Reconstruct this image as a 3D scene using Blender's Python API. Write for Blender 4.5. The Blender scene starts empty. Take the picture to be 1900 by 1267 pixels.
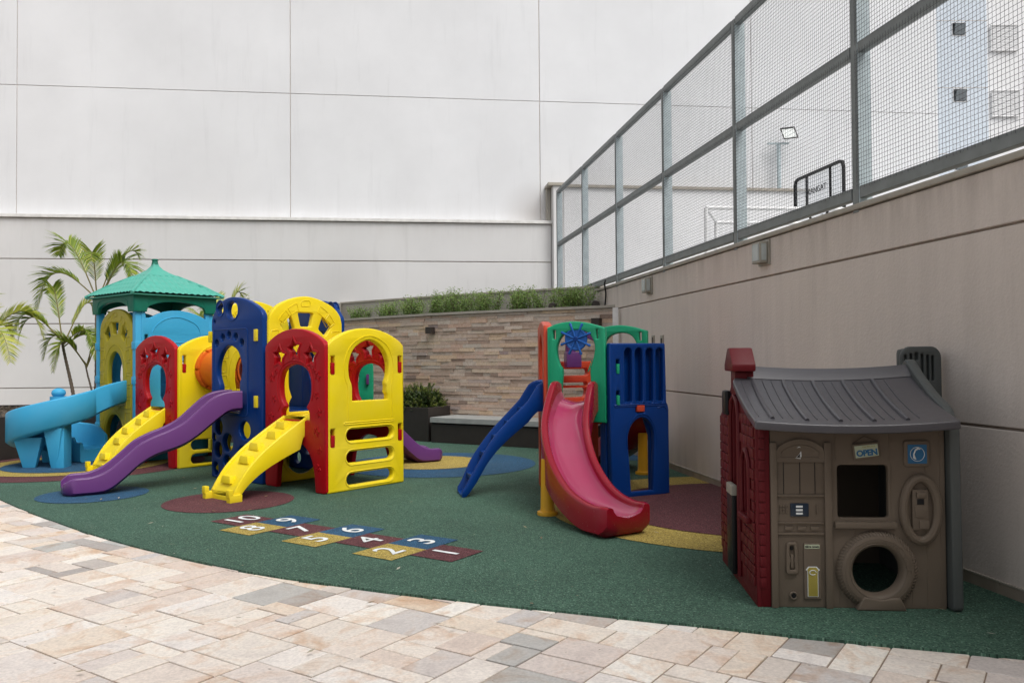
import bpy, bmesh, math, random
from mathutils import Vector, Matrix
random.seed(11)
S = bpy.context.scene
COL = S.collection
rad = math.radians

# ------------------------------------------------------------------ camera
cam_d = bpy.data.cameras.new("camera"); cam = bpy.data.objects.new("camera", cam_d); COL.objects.link(cam)
S.camera = cam
cam_d.sensor_width = 36.0; cam_d.lens = 36.0 * 1526.7 / 1900.0; cam_d.clip_start = 0.05; cam_d.clip_end = 400
PT, RO = 0.0203, -0.0074
F_ = Vector((0, math.cos(PT), math.sin(PT))); U0 = Vector((0, -math.sin(PT), math.cos(PT))); R0 = Vector((1, 0, 0))
R_ = math.cos(RO) * R0 + math.sin(RO) * U0; U_ = -math.sin(RO) * R0 + math.cos(RO) * U0
cam.matrix_world = Matrix(((R_.x, U_.x, -F_.x, 0), (R_.y, U_.y, -F_.y, 0), (R_.z, U_.z, -F_.z, 1.3), (0, 0, 0, 1)))

# ------------------------------------------------------------------ sky, sun, exposure
SUN_EL, SUN_AZ = 57.0, 140.0     # azimuth measured from +Y towards +X
world = bpy.data.worlds.new("World"); S.world = world; world.use_nodes = True
wn = world.node_tree; wn.nodes.clear()
w_out = wn.nodes.new("ShaderNodeOutputWorld"); w_bg = wn.nodes.new("ShaderNodeBackground")
w_sky = wn.nodes.new("ShaderNodeTexSky"); w_sky.sky_type = 'NISHITA'; w_sky.sun_disc = False
w_sky.sun_elevation = rad(SUN_EL); w_sky.sun_rotation = rad(SUN_AZ); w_sky.dust_density = 4.0; w_sky.air_density = 1.0
w_hs = wn.nodes.new("ShaderNodeHueSaturation"); w_hs.inputs['Saturation'].default_value = 0.16
wn.links.new(w_sky.outputs[0], w_hs.inputs['Color']); wn.links.new(w_hs.outputs[0], w_bg.inputs[0])
w_bg.inputs[1].default_value = 0.15; wn.links.new(w_bg.outputs[0], w_out.inputs[0])
sun_d = bpy.data.lights.new("sun", 'SUN'); sun_d.energy = 1.35; sun_d.angle = rad(38); sun_d.color = (1.0, 0.965, 0.92)
sun = bpy.data.objects.new("sun", sun_d); COL.objects.link(sun)
_a, _e = rad(SUN_AZ), rad(SUN_EL)
sdir = Vector((math.sin(_a) * math.cos(_e), math.cos(_a) * math.cos(_e), math.sin(_e)))
sun.rotation_euler = (-sdir).to_track_quat('-Z', 'Y').to_euler()
S.view_settings.view_transform = 'Standard'; S.view_settings.look = 'None'; S.view_settings.gamma = 1
S.view_settings.use_curve_mapping = False; S.view_settings.exposure = 0.27

# ------------------------------------------------------------------ materials
def new_mat(name):
    m = bpy.data.materials.new(name); m.use_nodes = True
    nt = m.node_tree; b = nt.nodes["Principled BSDF"]
    return m, nt, b
def N(nt, t, **k):
    n = nt.nodes.new(t)
    for a, v in k.items():
        if a in n.inputs: n.inputs[a].default_value = v
        else: setattr(n, a, v)
    return n
def ramp(nt, stops, interp='LINEAR'):
    r = nt.nodes.new("ShaderNodeValToRGB"); r.color_ramp.interpolation = interp
    el = r.color_ramp.elements
    while len(el) < len(stops): el.new(0.5)
    for e_, (p, c) in zip(el, stops): e_.position = p; e_.color = (c[0], c[1], c[2], 1)
    return r
def coords(nt, kind='Object'):
    t = nt.nodes.new("ShaderNodeTexCoord"); return t.outputs[kind]
def geo_pos(nt):
    g = nt.nodes.new("ShaderNodeNewGeometry"); return g.outputs['Position']
def mixc(nt, fac, a, b, blend='MIX'):
    m = nt.nodes.new("ShaderNodeMix"); m.data_type = 'RGBA'; m.blend_type = blend
    for s, v in ((m.inputs[0], fac), (m.inputs[6], a), (m.inputs[7], b)):
        if hasattr(v, 'links'): nt.links.new(v, s)
        elif isinstance(v, (int, float)): s.default_value = v
        else: s.default_value = (v[0], v[1], v[2], 1)
    return m.outputs[2]
def bump(nt, b, h, strength, dist=0.01):
    n = nt.nodes.new("ShaderNodeBump"); n.inputs['Strength'].default_value = strength; n.inputs['Distance'].default_value = dist
    nt.links.new(h, n.inputs['Height']); nt.links.new(n.outputs[0], b.inputs['Normal'])
def plastic(name, c, rough=0.34, fade=0.25, grain=0.12, scuff=0.30):
    """rotomoulded polyethylene: slightly faded in soft patches, scuffed, fine orange peel"""
    m, nt, b = new_mat(name); P = geo_pos(nt)
    n1 = N(nt, "ShaderNodeTexNoise", Scale=2.3, Detail=4.0); nt.links.new(P, n1.inputs['Vector'])
    n2 = N(nt, "ShaderNodeTexNoise", Scale=38.0, Detail=5.0, Roughness=0.7); nt.links.new(P, n2.inputs['Vector'])
    n3 = N(nt, "ShaderNodeTexNoise", Scale=260.0, Detail=2.0); nt.links.new(P, n3.inputs['Vector'])
    g = (c[0] + c[1] + c[2]) / 3
    faded = tuple(min(1, x * 0.82 + 0.18 * (g * 1.3 + 0.03)) for x in c)
    dirty = tuple(x * 0.55 + 0.02 for x in c)
    r1 = ramp(nt, [(0.42, (0, 0, 0)), (0.72, (1, 1, 1))]); nt.links.new(n1.outputs[0], r1.inputs[0])
    mm = N(nt, "ShaderNodeMath", operation='MULTIPLY'); nt.links.new(r1.outputs[0], mm.inputs[0]); mm.inputs[1].default_value = fade
    c1 = mixc(nt, mm.outputs[0], c, faded)
    r2 = ramp(nt, [(0.60, (0, 0, 0)), (0.78, (1, 1, 1))]); nt.links.new(n2.outputs[0], r2.inputs[0])
    m2 = N(nt, "ShaderNodeMath", operation='MULTIPLY'); nt.links.new(r2.outputs[0], m2.inputs[0]); m2.inputs[1].default_value = scuff
    nt.links.new(mixc(nt, m2.outputs[0], c1, dirty), b.inputs['Base Color'])
    rr = N(nt, "ShaderNodeMapRange"); rr.inputs['To Min'].default_value = rough - 0.07; rr.inputs['To Max'].default_value = rough + 0.02 + scuff * 0.45
    nt.links.new(n2.outputs[0], rr.inputs[0]); nt.links.new(rr.outputs[0], b.inputs['Roughness'])
    bump(nt, b, n3.outputs[0], grain, 0.003); b.inputs['Specular IOR Level'].default_value = 0.22
    return m
M = {}
M['yellow'] = plastic('plastic_yellow', (0.80, 0.62, 0.010))
M['olive'] = plastic('plastic_olive_yellow', (0.37, 0.315, 0.022))  # olive-yellow, duller and darker than the other yellow panels
M['red'] = plastic('plastic_red', (0.37, 0.002, 0.008))
M['navy'] = plastic('plastic_navy', (0.001, 0.034, 0.185), fade=0.08, rough=0.28)
M['sky'] = plastic('plastic_light_blue', (0.045, 0.35, 0.60))
M['teal'] = plastic('plastic_teal', (0.075, 0.36, 0.285), rough=0.40)
M['dgreen'] = plastic('plastic_dark_green', (0.008, 0.15, 0.10))
M['green'] = plastic('plastic_green', (0.010, 0.30, 0.15))
M['purple'] = plastic('plastic_purple', (0.12, 0.036, 0.165), rough=0.3)
M['crimson'] = plastic('plastic_crimson', (0.25, 0.001, 0.014), rough=0.24, grain=0.05, scuff=0.15)
M['pink'] = plastic('plastic_worn_sheen_pink', (0.36, 0.030, 0.095), rough=0.17, fade=0.4, grain=0.03, scuff=0.06)  # worn pink bed, with the sky reflection on it put into the colour
for _k in ('pink', 'crimson'):
    _b = M[_k].node_tree.nodes['Principled BSDF']; _b.inputs['Coat Weight'].default_value = 0.8 if _k == 'pink' else 0.2; _b.inputs['Coat Roughness'].default_value = 0.12; _b.inputs['Specular IOR Level'].default_value = 0.3
M['orange'] = plastic('plastic_orange', (0.62, 0.13, 0.015))
M['coral'] = plastic('plastic_orange_red', (0.50, 0.055, 0.022))
M['blue'] = plastic('plastic_bright_blue', (0.012, 0.10, 0.38))
M['amber'] = plastic('plastic_amber', (0.62, 0.32, 0.015))
M['brown'] = plastic('plastic_taupe', (0.140, 0.110, 0.083), rough=0.46, fade=0.1)
M['maroon'] = plastic('plastic_brick_red', (0.105, 0.006, 0.010), rough=0.42, fade=0.1)
M['slate'] = plastic('plastic_slate', (0.060, 0.058, 0.066), rough=0.30, fade=0.3)
M['greygreen'] = plastic('plastic_grey_green', (0.080, 0.087, 0.085), rough=0.45, fade=0.1)
M['black'] = plastic('plastic_black', (0.012, 0.012, 0.013), rough=0.4)

M['slate'].node_tree.nodes['Principled BSDF'].inputs['Specular IOR Level'].default_value = 0.6
M['purple'].node_tree.nodes['Principled BSDF'].inputs['Specular IOR Level'].default_value = 0.4

def flat(name, c, rough=0.6, metal=0.0):
    m, nt, b = new_mat(name); P = geo_pos(nt)
    n = N(nt, "ShaderNodeTexNoise", Scale=9.0, Detail=5.0); nt.links.new(P, n.inputs['Vector'])
    r = ramp(nt, [(0.3, tuple(x * 0.86 for x in c)), (0.7, tuple(min(1, x * 1.08) for x in c))]); nt.links.new(n.outputs[0], r.inputs[0])
    nt.links.new(r.outputs[0], b.inputs['Base Color']); b.inputs['Roughness'].default_value = rough; b.inputs['Metallic'].default_value = metal
    return m
M['white'] = flat('white_paint', (0.78, 0.78, 0.78), 0.5)
M['mark'] = flat('white_marking', (0.72, 0.75, 0.75), 0.8)
M['steel'] = flat('painted_grey_steel', (0.19, 0.21, 0.21), 0.5, 0.2)
M['steel_light'] = flat('galvanised_steel', (0.48, 0.56, 0.59), 0.5, 0.0)
M['wire'] = flat('mesh_wire', (0.055, 0.06, 0.07), 0.6)
M['dark_lamp'] = flat('dark_bronze', (0.03, 0.022, 0.018), 0.5)
M['lamp_body'] = flat('beige_lamp_body', (0.33, 0.31, 0.26), 0.5)
M['glass'] = flat('frosted_glass', (0.42, 0.46, 0.45), 0.25)
M['coping'] = flat('stone_coping', (0.36, 0.33, 0.28), 0.6)
M['coping_white'] = flat('white_stone_coping', (0.72, 0.71, 0.69), 0.6)
M['bench_top'] = flat('grey_stone_seat', (0.33, 0.34, 0.33), 0.55)
M['planter'] = flat('dark_brown_render', (0.030, 0.024, 0.021), 0.55)
M['skirting'] = flat('tan_skirting_tile', (0.30, 0.25, 0.20), 0.6)
M['soil'] = flat('dark_soil', (0.035, 0.025, 0.018), 0.95)
M['paleblue'] = flat('pale_blue_render', (0.62, 0.68, 0.75), 0.8)
M['window'] = flat('window_dark_glass', (0.20, 0.23, 0.25), 0.15)
M['sticker_blue'] = flat('sticker_blue', (0.02, 0.13, 0.28), 0.35)
M['sticker_dark'] = flat('sticker_dark_blue', (0.008, 0.02, 0.04), 0.3)
M['sticker_pale'] = flat('sticker_pale', (0.45, 0.50, 0.36), 0.4)
M['sticker_gold'] = flat('sticker_gold', (0.33, 0.27, 0.05), 0.4)
M['print_black'] = flat('print_black', (0.01, 0.01, 0.012), 0.5)

def wall_mat(name, c, grain_scale=55, grain=0.25, stain=0.35, stain_c=None, bands=(), blob=None):
    """rendered wall: soft mottling, rain streaks, grime and bands of painted-in shade"""
    m, nt, b = new_mat(name); P = geo_pos(nt)
    n1 = N(nt, "ShaderNodeTexNoise", Scale=0.55, Detail=6.0, Roughness=0.6); nt.links.new(P, n1.inputs['Vector'])
    mp = N(nt, "ShaderNodeMapping"); mp.inputs['Scale'].default_value = (3.2, 3.2, 0.28); nt.links.new(P, mp.inputs['Vector'])
    n2 = N(nt, "ShaderNodeTexNoise", Scale=1.6, Detail=7.0, Roughness=0.65); nt.links.new(mp.outputs[0], n2.inputs['Vector'])
    n3 = N(nt, "ShaderNodeTexNoise", Scale=grain_scale, Detail=3.0, Roughness=0.6); nt.links.new(P, n3.inputs['Vector'])
    sc = stain_c or tuple(x * 0.55 for x in c)
    r1 = ramp(nt, [(0.35, tuple(x * 0.95 for x in c)), (0.68, tuple(min(1, x * 1.04) for x in c))]); nt.links.new(n1.outputs[0], r1.inputs[0])
    r2 = ramp(nt, [(0.56, (0, 0, 0)), (0.80, (1, 1, 1))]); nt.links.new(n2.outputs[0], r2.inputs[0])
    mm = N(nt, "ShaderNodeMath", operation='MULTIPLY'); nt.links.new(r2.outputs[0], mm.inputs[0]); mm.inputs[1].default_value = stain
    col = mixc(nt, mm.outputs[0], r1.outputs[0], sc)
    sx = nt.nodes.new("ShaderNodeSeparateXYZ"); nt.links.new(P, sx.inputs[0])
    mp2 = N(nt, "ShaderNodeMapping"); mp2.inputs['Scale'].default_value = (7.0, 7.0, 0.9); nt.links.new(P, mp2.inputs['Vector'])
    n4 = N(nt, "ShaderNodeTexNoise", Scale=1.0, Detail=6.0, Roughness=0.7); nt.links.new(mp2.outputs[0], n4.inputs['Vector'])
    for z0, z1, st_, bc in bands:      # grime and painted-in shade, from z0 towards z1, broken up by streaks
        mr = N(nt, "ShaderNodeMapRange"); mr.inputs['From Min'].default_value = z1; mr.inputs['From Max'].default_value = z0; nt.links.new(sx.outputs[2], mr.inputs[0])
        pw = N(nt, "ShaderNodeMath", operation='POWER'); nt.links.new(mr.outputs[0], pw.inputs[0]); pw.inputs[1].default_value = 1.6
        a1 = N(nt, "ShaderNodeMath", operation='MULTIPLY'); nt.links.new(pw.outputs[0], a1.inputs[0])
        r4 = ramp(nt, [(0.36, (0.05, 0.05, 0.05)), (0.66, (1, 1, 1))]); nt.links.new(n4.outputs[0], r4.inputs[0]); nt.links.new(r4.outputs[0], a1.inputs[1])
        a2 = N(nt, "ShaderNodeMath", operation='MULTIPLY'); nt.links.new(a1.outputs[0], a2.inputs[0]); a2.inputs[1].default_value = st_; a2.use_clamp = True
        col = mixc(nt, a2.outputs[0], col, bc)
    for (bx_, by_, bz_), rad_, st_, bc in (blob or ()):       # a sooty patch
        vm = N(nt, "ShaderNodeVectorMath", operation='DISTANCE'); nt.links.new(P, vm.inputs[0]); vm.inputs[1].default_value = (bx_, by_, bz_)
        mr = N(nt, "ShaderNodeMapRange"); mr.inputs['From Min'].default_value = rad_; mr.inputs['From Max'].default_value = 0.0; nt.links.new(vm.outputs['Value'], mr.inputs[0])
        a1 = N(nt, "ShaderNodeMath", operation='MULTIPLY'); nt.links.new(mr.outputs[0], a1.inputs[0]); nt.links.new(n1.outputs[0], a1.inputs[1])
        a2 = N(nt, "ShaderNodeMath", operation='MULTIPLY'); nt.links.new(a1.outputs[0], a2.inputs[0]); a2.inputs[1].default_value = st_; a2.use_clamp = True
        col = mixc(nt, a2.outputs[0], col, bc)
    nt.links.new(col, b.inputs['Base Color'])
    b.inputs['Roughness'].default_value = 0.9; b.inputs['Specular IOR Level'].default_value = 0.25
    bump(nt, b, n3.outputs[0], grain, 0.006)
    return m
M['wall_white'] = wall_mat('wall_white', (0.715, 0.722, 0.738), 70, 0.14, 0.20, bands=((4.08, 4.8, 0.22, (0.50, 0.48, 0.46)),), blob=(((0.45, 17.0, 4.3), 0.7, 0.9, (0.36, 0.32, 0.29)), ((-6.0, 16.2, 4.4), 1.6, .30, (0.5, 0.47, 0.45))))
M['wall_lower'] = wall_mat('wall_lower', (0.645, 0.642, 0.640), 70, 0.16, 0.25, bands=((4.05, 3.5, 0.25, (0.42, 0.39, 0.36)),), blob=(((-3.4, 16.4, 2.7), 1.0, 0.9, (0.38, 0.37, 0.37)),))
M['joint'] = flat('joint_dark', (0.64, 0.59, 0.55), 0.9)
M['joint_brown'] = flat('joint_brown', (0.30, 0.25, 0.21), 0.9)
M['wall_beige'] = wall_mat('wall_beige', (0.66, 0.59, 0.535), 48, 0.6, 0.30, bands=((2.33, 1.95, 0.42, (0.27, 0.23, 0.20)), (0.0, 0.45, 0.45, (0.30, 0.26, 0.225)), (0.9, 0.6, 0.15, (0.34, 0.29, 0.26))))  # foot bands: splash grime plus the lower wall's shade put into the colour
M['wall_grey'] = wall_mat('wall_planter', (0.36, 0.34, 0.30), 48, 0.4, 0.4)
M['court_white'] = wall_mat('wall_court', (0.78, 0.78, 0.79), 60, 0.1, 0.10)

def rubber(name, c, dark, light, scale=150.0):
    m, nt, b = new_mat(name); P = geo_pos(nt)
    v = N(nt, "ShaderNodeTexVoronoi", Scale=scale, voronoi_dimensions='2D'); nt.links.new(P, v.inputs['Vector'])
    sp = nt.nodes.new("ShaderNodeSeparateColor"); nt.links.new(v.outputs['Color'], sp.inputs[0])
    r = ramp(nt, [(0.0, dark), (0.30, tuple(x * 0.82 for x in c)), (0.62, c), (0.90, tuple(x * 1.25 for x in c)), (1.0, light)]); nt.links.new(sp.outputs[0], r.inputs[0])
    n1 = N(nt, "ShaderNodeTexNoise", Scale=0.9, Detail=5.0, Roughness=0.6); nt.links.new(P, n1.inputs['Vector'])
    r1 = ramp(nt, [(0.34, (0.84, 0.84, 0.84)), (0.66, (1.08, 1.08, 1.08))]); nt.links.new(n1.outputs[0], r1.inputs[0])
    n5 = N(nt, "ShaderNodeTexNoise", Scale=3.1, Detail=8.0, Roughness=0.72, Distortion=0.6); nt.links.new(P, n5.inputs['Vector'])
    r5 = ramp(nt, [(0.55, (0, 0, 0)), (0.78, (1, 1, 1))]); nt.links.new(n5.outputs[0], r5.inputs[0])
    m5 = N(nt, "ShaderNodeMath", operation='MULTIPLY'); nt.links.new(r5.outputs[0], m5.inputs[0]); m5.inputs[1].default_value = 0.30
    base = mixc(nt, 1.0, r.outputs[0], r1.outputs[0], 'MULTIPLY')
    g_ = sum(c) / 3; nt.links.new(mixc(nt, m5.outputs[0], base, (c[0] * .6 + g_ * .7, c[1] * .6 + g_ * .65, c[2] * .6 + g_ * .6)), b.inputs['Base Color'])
    b.inputs['Roughness'].default_value = 0.85; b.inputs['Specular IOR Level'].default_value = 0.35
    bump(nt, b, v.outputs['Distance'], 0.7, 0.004)
    return m
M['r_green'] = rubber('rubber_green', (0.050, 0.112, 0.078), (0.015, 0.040, 0.028), (0.16, 0.27, 0.20))
M['r_maroon'] = rubber('rubber_maroon', (0.110, 0.034, 0.040), (0.03, 0.012, 0.014), (0.20, 0.11, 0.11))
M['r_blue'] = rubber('rubber_blue', (0.022, 0.085, 0.165), (0.008, 0.03, 0.06), (0.06, 0.16, 0.26))
M['r_yellow'] = rubber('rubber_yellow', (0.40, 0.30, 0.070), (0.11, 0.075, 0.02), (0.58, 0.47, 0.18))

def stone_mat(name, stops, vein, rough=0.75, vscale=5.0, bs=0.3, obj_space=False):
    """natural quartzite: each piece's own tone comes from the mesh attribute 'tint'"""
    m, nt, b = new_mat(name); P = geo_pos(nt)
    at = N(nt, "ShaderNodeAttribute", attribute_name='tint')
    r = ramp(nt, stops, 'LINEAR'); nt.links.new(at.outputs['Fac'], r.inputs[0])
    mul = N(nt, "ShaderNodeMath", operation='MULTIPLY'); mul.inputs[1].default_value = 37.0; nt.links.new(at.outputs['Fac'], mul.inputs[0])
    n1 = N(nt, "ShaderNodeTexNoise", noise_dimensions='4D', Scale=vscale, Detail=7.0, Roughness=0.62, Distortion=1.4)
    nt.links.new(P, n1.inputs['Vector']); nt.links.new(mul.outputs[0], n1.inputs['W'])
    n2 = N(nt, "ShaderNodeTexNoise", Scale=60.0, Detail=4.0, Roughness=0.7); nt.links.new(P, n2.inputs['Vector'])
    r1 = ramp(nt, [(0.30, vein[0]), (0.50, (1, 1, 1)), (0.72, vein[1])]); nt.links.new(n1.outputs[0], r1.inputs[0])
    c1 = mixc(nt, 1.0, r.outputs[0], r1.outputs[0], 'MULTIPLY')
    r2 = ramp(nt, [(0.32, (0.80, 0.80, 0.80)), (0.62, (1.04, 1.04, 1.04))]); nt.links.new(n2.outputs[0], r2.inputs[0])
    nt.links.new(mixc(nt, 1.0, c1, r2.outputs[0], 'MULTIPLY'), b.inputs['Base Color'])
    b.inputs['Roughness'].default_value = rough
    ad = N(nt, "ShaderNodeMath", operation='ADD'); nt.links.new(n1.outputs[0], ad.inputs[0]); nt.links.new(n2.outputs[0], ad.inputs[1])
    bump(nt, b, ad.outputs[0], bs, 0.008)
    return m
M['paver'] = stone_mat('paving_stone',
    [(0.0, (0.508, 0.508, 0.484)), (0.07, (0.411, 0.375, 0.351)), (0.12, (0.653, 0.581, 0.520)), (0.26, (0.811, 0.744, 0.665)), (0.40, (0.690, 0.574, 0.496)),
     (0.52, (0.847, 0.805, 0.738)), (0.66, (0.702, 0.569, 0.442)), (0.76, (0.811, 0.762, 0.714)), (0.88, (0.665, 0.574, 0.520)), (1.0, (0.581, 0.551, 0.532))],
    ((0.78, 0.60, 0.47), (0.80, 0.78, 0.79)), 0.5, 3.4, 0.22)
M['grout'] = flat('paving_grout', (0.25, 0.19, 0.145), 0.95)
M['ledge'] = stone_mat('cladding_stone',
    [(0.0, (0.286, 0.209, 0.167)), (0.12, (0.486, 0.365, 0.290)), (0.3, (0.598, 0.462, 0.368)), (0.45, (0.517, 0.458, 0.398)), (0.6, (0.661, 0.491, 0.337)),
     (0.75, (0.575, 0.404, 0.319)), (0.88, (0.632, 0.547, 0.461)), (1.0, (0.381, 0.296, 0.279))],
    ((0.78, 0.70, 0.62), (1.0, 0.97, 0.95)), 0.8, 9.0, 0.5)

def leaf_mat(name, a, bcol, c3, trans=0.3):
    m, nt, b = new_mat(name)
    at = N(nt, "ShaderNodeAttribute", attribute_name='tint')
    r = ramp(nt, [(0.0, a), (0.5, bcol), (1.0, c3)]); nt.links.new(at.outputs['Fac'], r.inputs[0])
    nt.links.new(r.outputs[0], b.inputs['Base Color']); b.inputs['Roughness'].default_value = 0.45
    tr = N(nt, "ShaderNodeBsdfTranslucent"); nt.links.new(r.outputs[0], tr.inputs[0])
    mx = N(nt, "ShaderNodeMixShader"); mx.inputs[0].default_value = trans
    nt.links.new(b.outputs[0], mx.inputs[1]); nt.links.new(tr.outputs[0], mx.inputs[2])
    nt.links.new(mx.outputs[0], nt.nodes['Material Output'].inputs[0])
    return m
M['palm'] = leaf_mat('palm_leaflets', (0.07, 0.15, 0.012), (0.24, 0.33, 0.03), (0.66, 0.66, 0.12), 0.42)
M['hedge'] = leaf_mat('shrub_leaves', (0.05, 0.105, 0.022), (0.15, 0.26, 0.055), (0.32, 0.42, 0.13))
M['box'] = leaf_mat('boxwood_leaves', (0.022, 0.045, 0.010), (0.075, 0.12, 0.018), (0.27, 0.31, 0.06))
M['stalk'] = flat('palm_stalk', (0.20, 0.17, 0.06), 0.6)
M['bark'] = flat('palm_trunk', (0.13, 0.10, 0.075), 0.9)
M['twig'] = flat('shrub_twig', (0.10, 0.07, 0.045), 0.9)

# ------------------------------------------------------------------ mesh helpers
class MB:
    def __init__(s): s.v = []; s.f = []; s.t = []; s.mi = []; s.tint = 0.5; s.m = 0
    def add(s, vs, fs):
        o = len(s.v); s.v += [tuple(p) for p in vs]
        for f in fs: s.f.append([i + o for i in f]); s.t.append(s.tint); s.mi.append(s.m)
        return s
    def box(s, c, d, rz=0.0, taper=1.0, R=None):
        hx, hy, hz = d[0] / 2, d[1] / 2, d[2] / 2; vs = []
        for sz in (-1, 1):
            k = taper if sz > 0 else 1.0
            for sx, sy in ((-1, -1), (1, -1), (1, 1), (-1, 1)):
                p = Vector((sx * hx * k, sy * hy * k, sz * hz))
                if R is not None: p = R @ p
                if rz: p = Matrix.Rotation(rz, 3, 'Z') @ p
                vs.append(p + Vector(c))
        return s.add(vs, [(3, 2, 1, 0), (4, 5, 6, 7), (0, 1, 5, 4), (1, 2, 6, 5), (2, 3, 7, 6), (3, 0, 4, 7)])
    def beam(s, a, b, w, h, up=Vector((0, 0, 1))):
        a, b = Vector(a), Vector(b); t = (b - a).normalized(); sd = t.cross(up)
        if sd.length < 1e-4: sd = t.cross(Vector((0, 1, 0)))
        sd.normalize(); u = sd.cross(t).normalized(); vs = []
        for p in (a, b):
            for x, y in ((-1, -1), (1, -1), (1, 1), (-1, 1)): vs.append(p + sd * x * w / 2 + u * y * h / 2)
        return s.add(vs, [(0, 1, 2, 3), (7, 6, 5, 4), (4, 5, 1, 0), (5, 6, 2, 1), (6, 7, 3, 2), (7, 4, 0, 3)])
    def tube(s, path, r, n=8, closed=False, cap=True):
        P = [Vector(p) for p in path]; k = len(P); rs = r if isinstance(r, (list, tuple)) else [r] * k
        rings = []; ref = None
        for i, p in enumerate(P):
            if closed: t = P[(i + 1) % k] - P[i - 1]
            else: t = P[min(i + 1, k - 1)] - P[max(i - 1, 0)]
            t.normalize()
            if ref is None:
                ref = Vector((0, 0, 1)) if abs(t.z) < 0.9 else Vector((1, 0, 0))
            sd = t.cross(ref).normalized(); u = sd.cross(t).normalized(); ref = u
            rings.append([p + (sd * math.cos(2 * math.pi * j / n) + u * math.sin(2 * math.pi * j / n)) * rs[i] for j in range(n)])
        vs = [q for rg in rings for q in rg]; fs = []
        for i in range(k if closed else k - 1):
            a, b = i * n, ((i + 1) % k) * n
            for j in range(n): fs.append((a + j, a + (j + 1) % n, b + (j + 1) % n, b + j))
        if cap and not closed: fs.append(tuple(range(n))[::-1]); fs.append(tuple((k - 1) * n + j for j in range(n)))
        return s.add(vs, fs)
    def lathe(s, c, prof, n=20, axis=None):
        vs = []; fs = []; k = len(prof)
        A = Vector(axis).normalized() if axis else Vector((0, 0, 1))
        q = Vector((0, 0, 1)).rotation_difference(A)
        for r, z in prof:
            for j in range(n):
                a = 2 * math.pi * j / n; vs.append(Vector(c) + q @ Vector((r * math.cos(a), r * math.sin(a), z)))
        for i in range(k - 1):
            for j in range(n): fs.append((i * n + j, i * n + (j + 1) % n, (i + 1) * n + (j + 1) % n, (i + 1) * n + j))
        fs.append(tuple(range(n))[::-1]); fs.append(tuple((k - 1) * n + j for j in range(n)))
        return s.add(vs, fs)
    def prism(s, poly, z0, z1):
        n = len(poly); vs = [(x, y, z0) for x, y in poly] + [(x, y, z1) for x, y in poly]
        fs = [tuple(range(n))[::-1], tuple(range(n, 2 * n))] + [(i, (i + 1) % n, n + (i + 1) % n, n + i) for i in range(n)]
        return s.add(vs, fs)
    def mesh(s, name):
        me = bpy.data.meshes.new(name); me.from_pydata(s.v, [], s.f); me.update()
        at = me.attributes.new('tint', 'FLOAT', 'FACE'); at.data.foreach_set('value', s.t)
        me.polygons.foreach_set('material_index', s.mi)
        return me
def fix_normals(me):
    bm = bmesh.new(); bm.from_mesh(me); bmesh.ops.recalc_face_normals(bm, faces=bm.faces); bm.to_mesh(me); bm.free()
def smooth(me, ang=35):
    me.polygons.foreach_set('use_smooth', [True] * len(me.polygons)); me.set_sharp_from_angle(angle=rad(ang)); me.update()
def bevel_mesh(me, w=0.006, seg=2, ang=40):
    bm = bmesh.new(); bm.from_mesh(me); bmesh.ops.recalc_face_normals(bm, faces=bm.faces)
    ed = [e for e in bm.edges if len(e.link_faces) == 2 and e.calc_face_angle(0) > rad(ang)]
    bmesh.ops.bevel(bm, geom=ed, offset=w, segments=seg, profile=0.6, affect='EDGES', clamp_overlap=True)
    bm.to_mesh(me); bm.free()
def link(name, me, mats, parent=None, loc=None, rz=0.0, kind=None):
    """one mesh object; loc in world space, converted for an unrotated parent"""
    me.name = name
    if not isinstance(mats, (list, tuple)): mats = [mats]
    if not me.materials:
        for m in mats: me.materials.append(m)
    o = bpy.data.objects.new(name, me); COL.objects.link(o)
    L = Vector(loc) if loc is not None else Vector((0, 0, 0))
    wm = Matrix.Translation(L) @ Matrix.Rotation(rz, 4, 'Z'); WM[o.name] = wm
    if parent is not None:
        o.parent = parent; wm = wmat(parent).inverted() @ wm
    o.location = wm.to_translation(); o.rotation_euler = (0, 0, wm.to_euler().z)
    if kind: o['kind'] = kind
    return o
WM = {}
def wmat(o): return WM[o.name] if o.name in WM else Matrix.Translation(o.location)
def mk(name, mb, mats, parent=None, sm=35, bev=0.0, kind=None, seg=2):
    """mesh given in world coordinates; origin is moved to the parent's origin"""
    me = mb.mesh(name); fix_normals(me)
    if bev: bevel_mesh(me, bev, seg)
    if sm: smooth(me, sm)
    return link(name, me, mats, parent, (0, 0, 0), 0.0, kind)
def thing(name, label, cat, loc=(0, 0, 0), group=None):
    o = bpy.data.objects.new(name, None); COL.objects.link(o); o.location = loc; o.empty_display_size = 0.1
    o['label'] = label; o['category'] = cat
    if group: o['group'] = group
    return o
def tag(o, label, cat, group=None):
    o['label'] = label; o['category'] = cat
    if group: o['group'] = group
    return o

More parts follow.
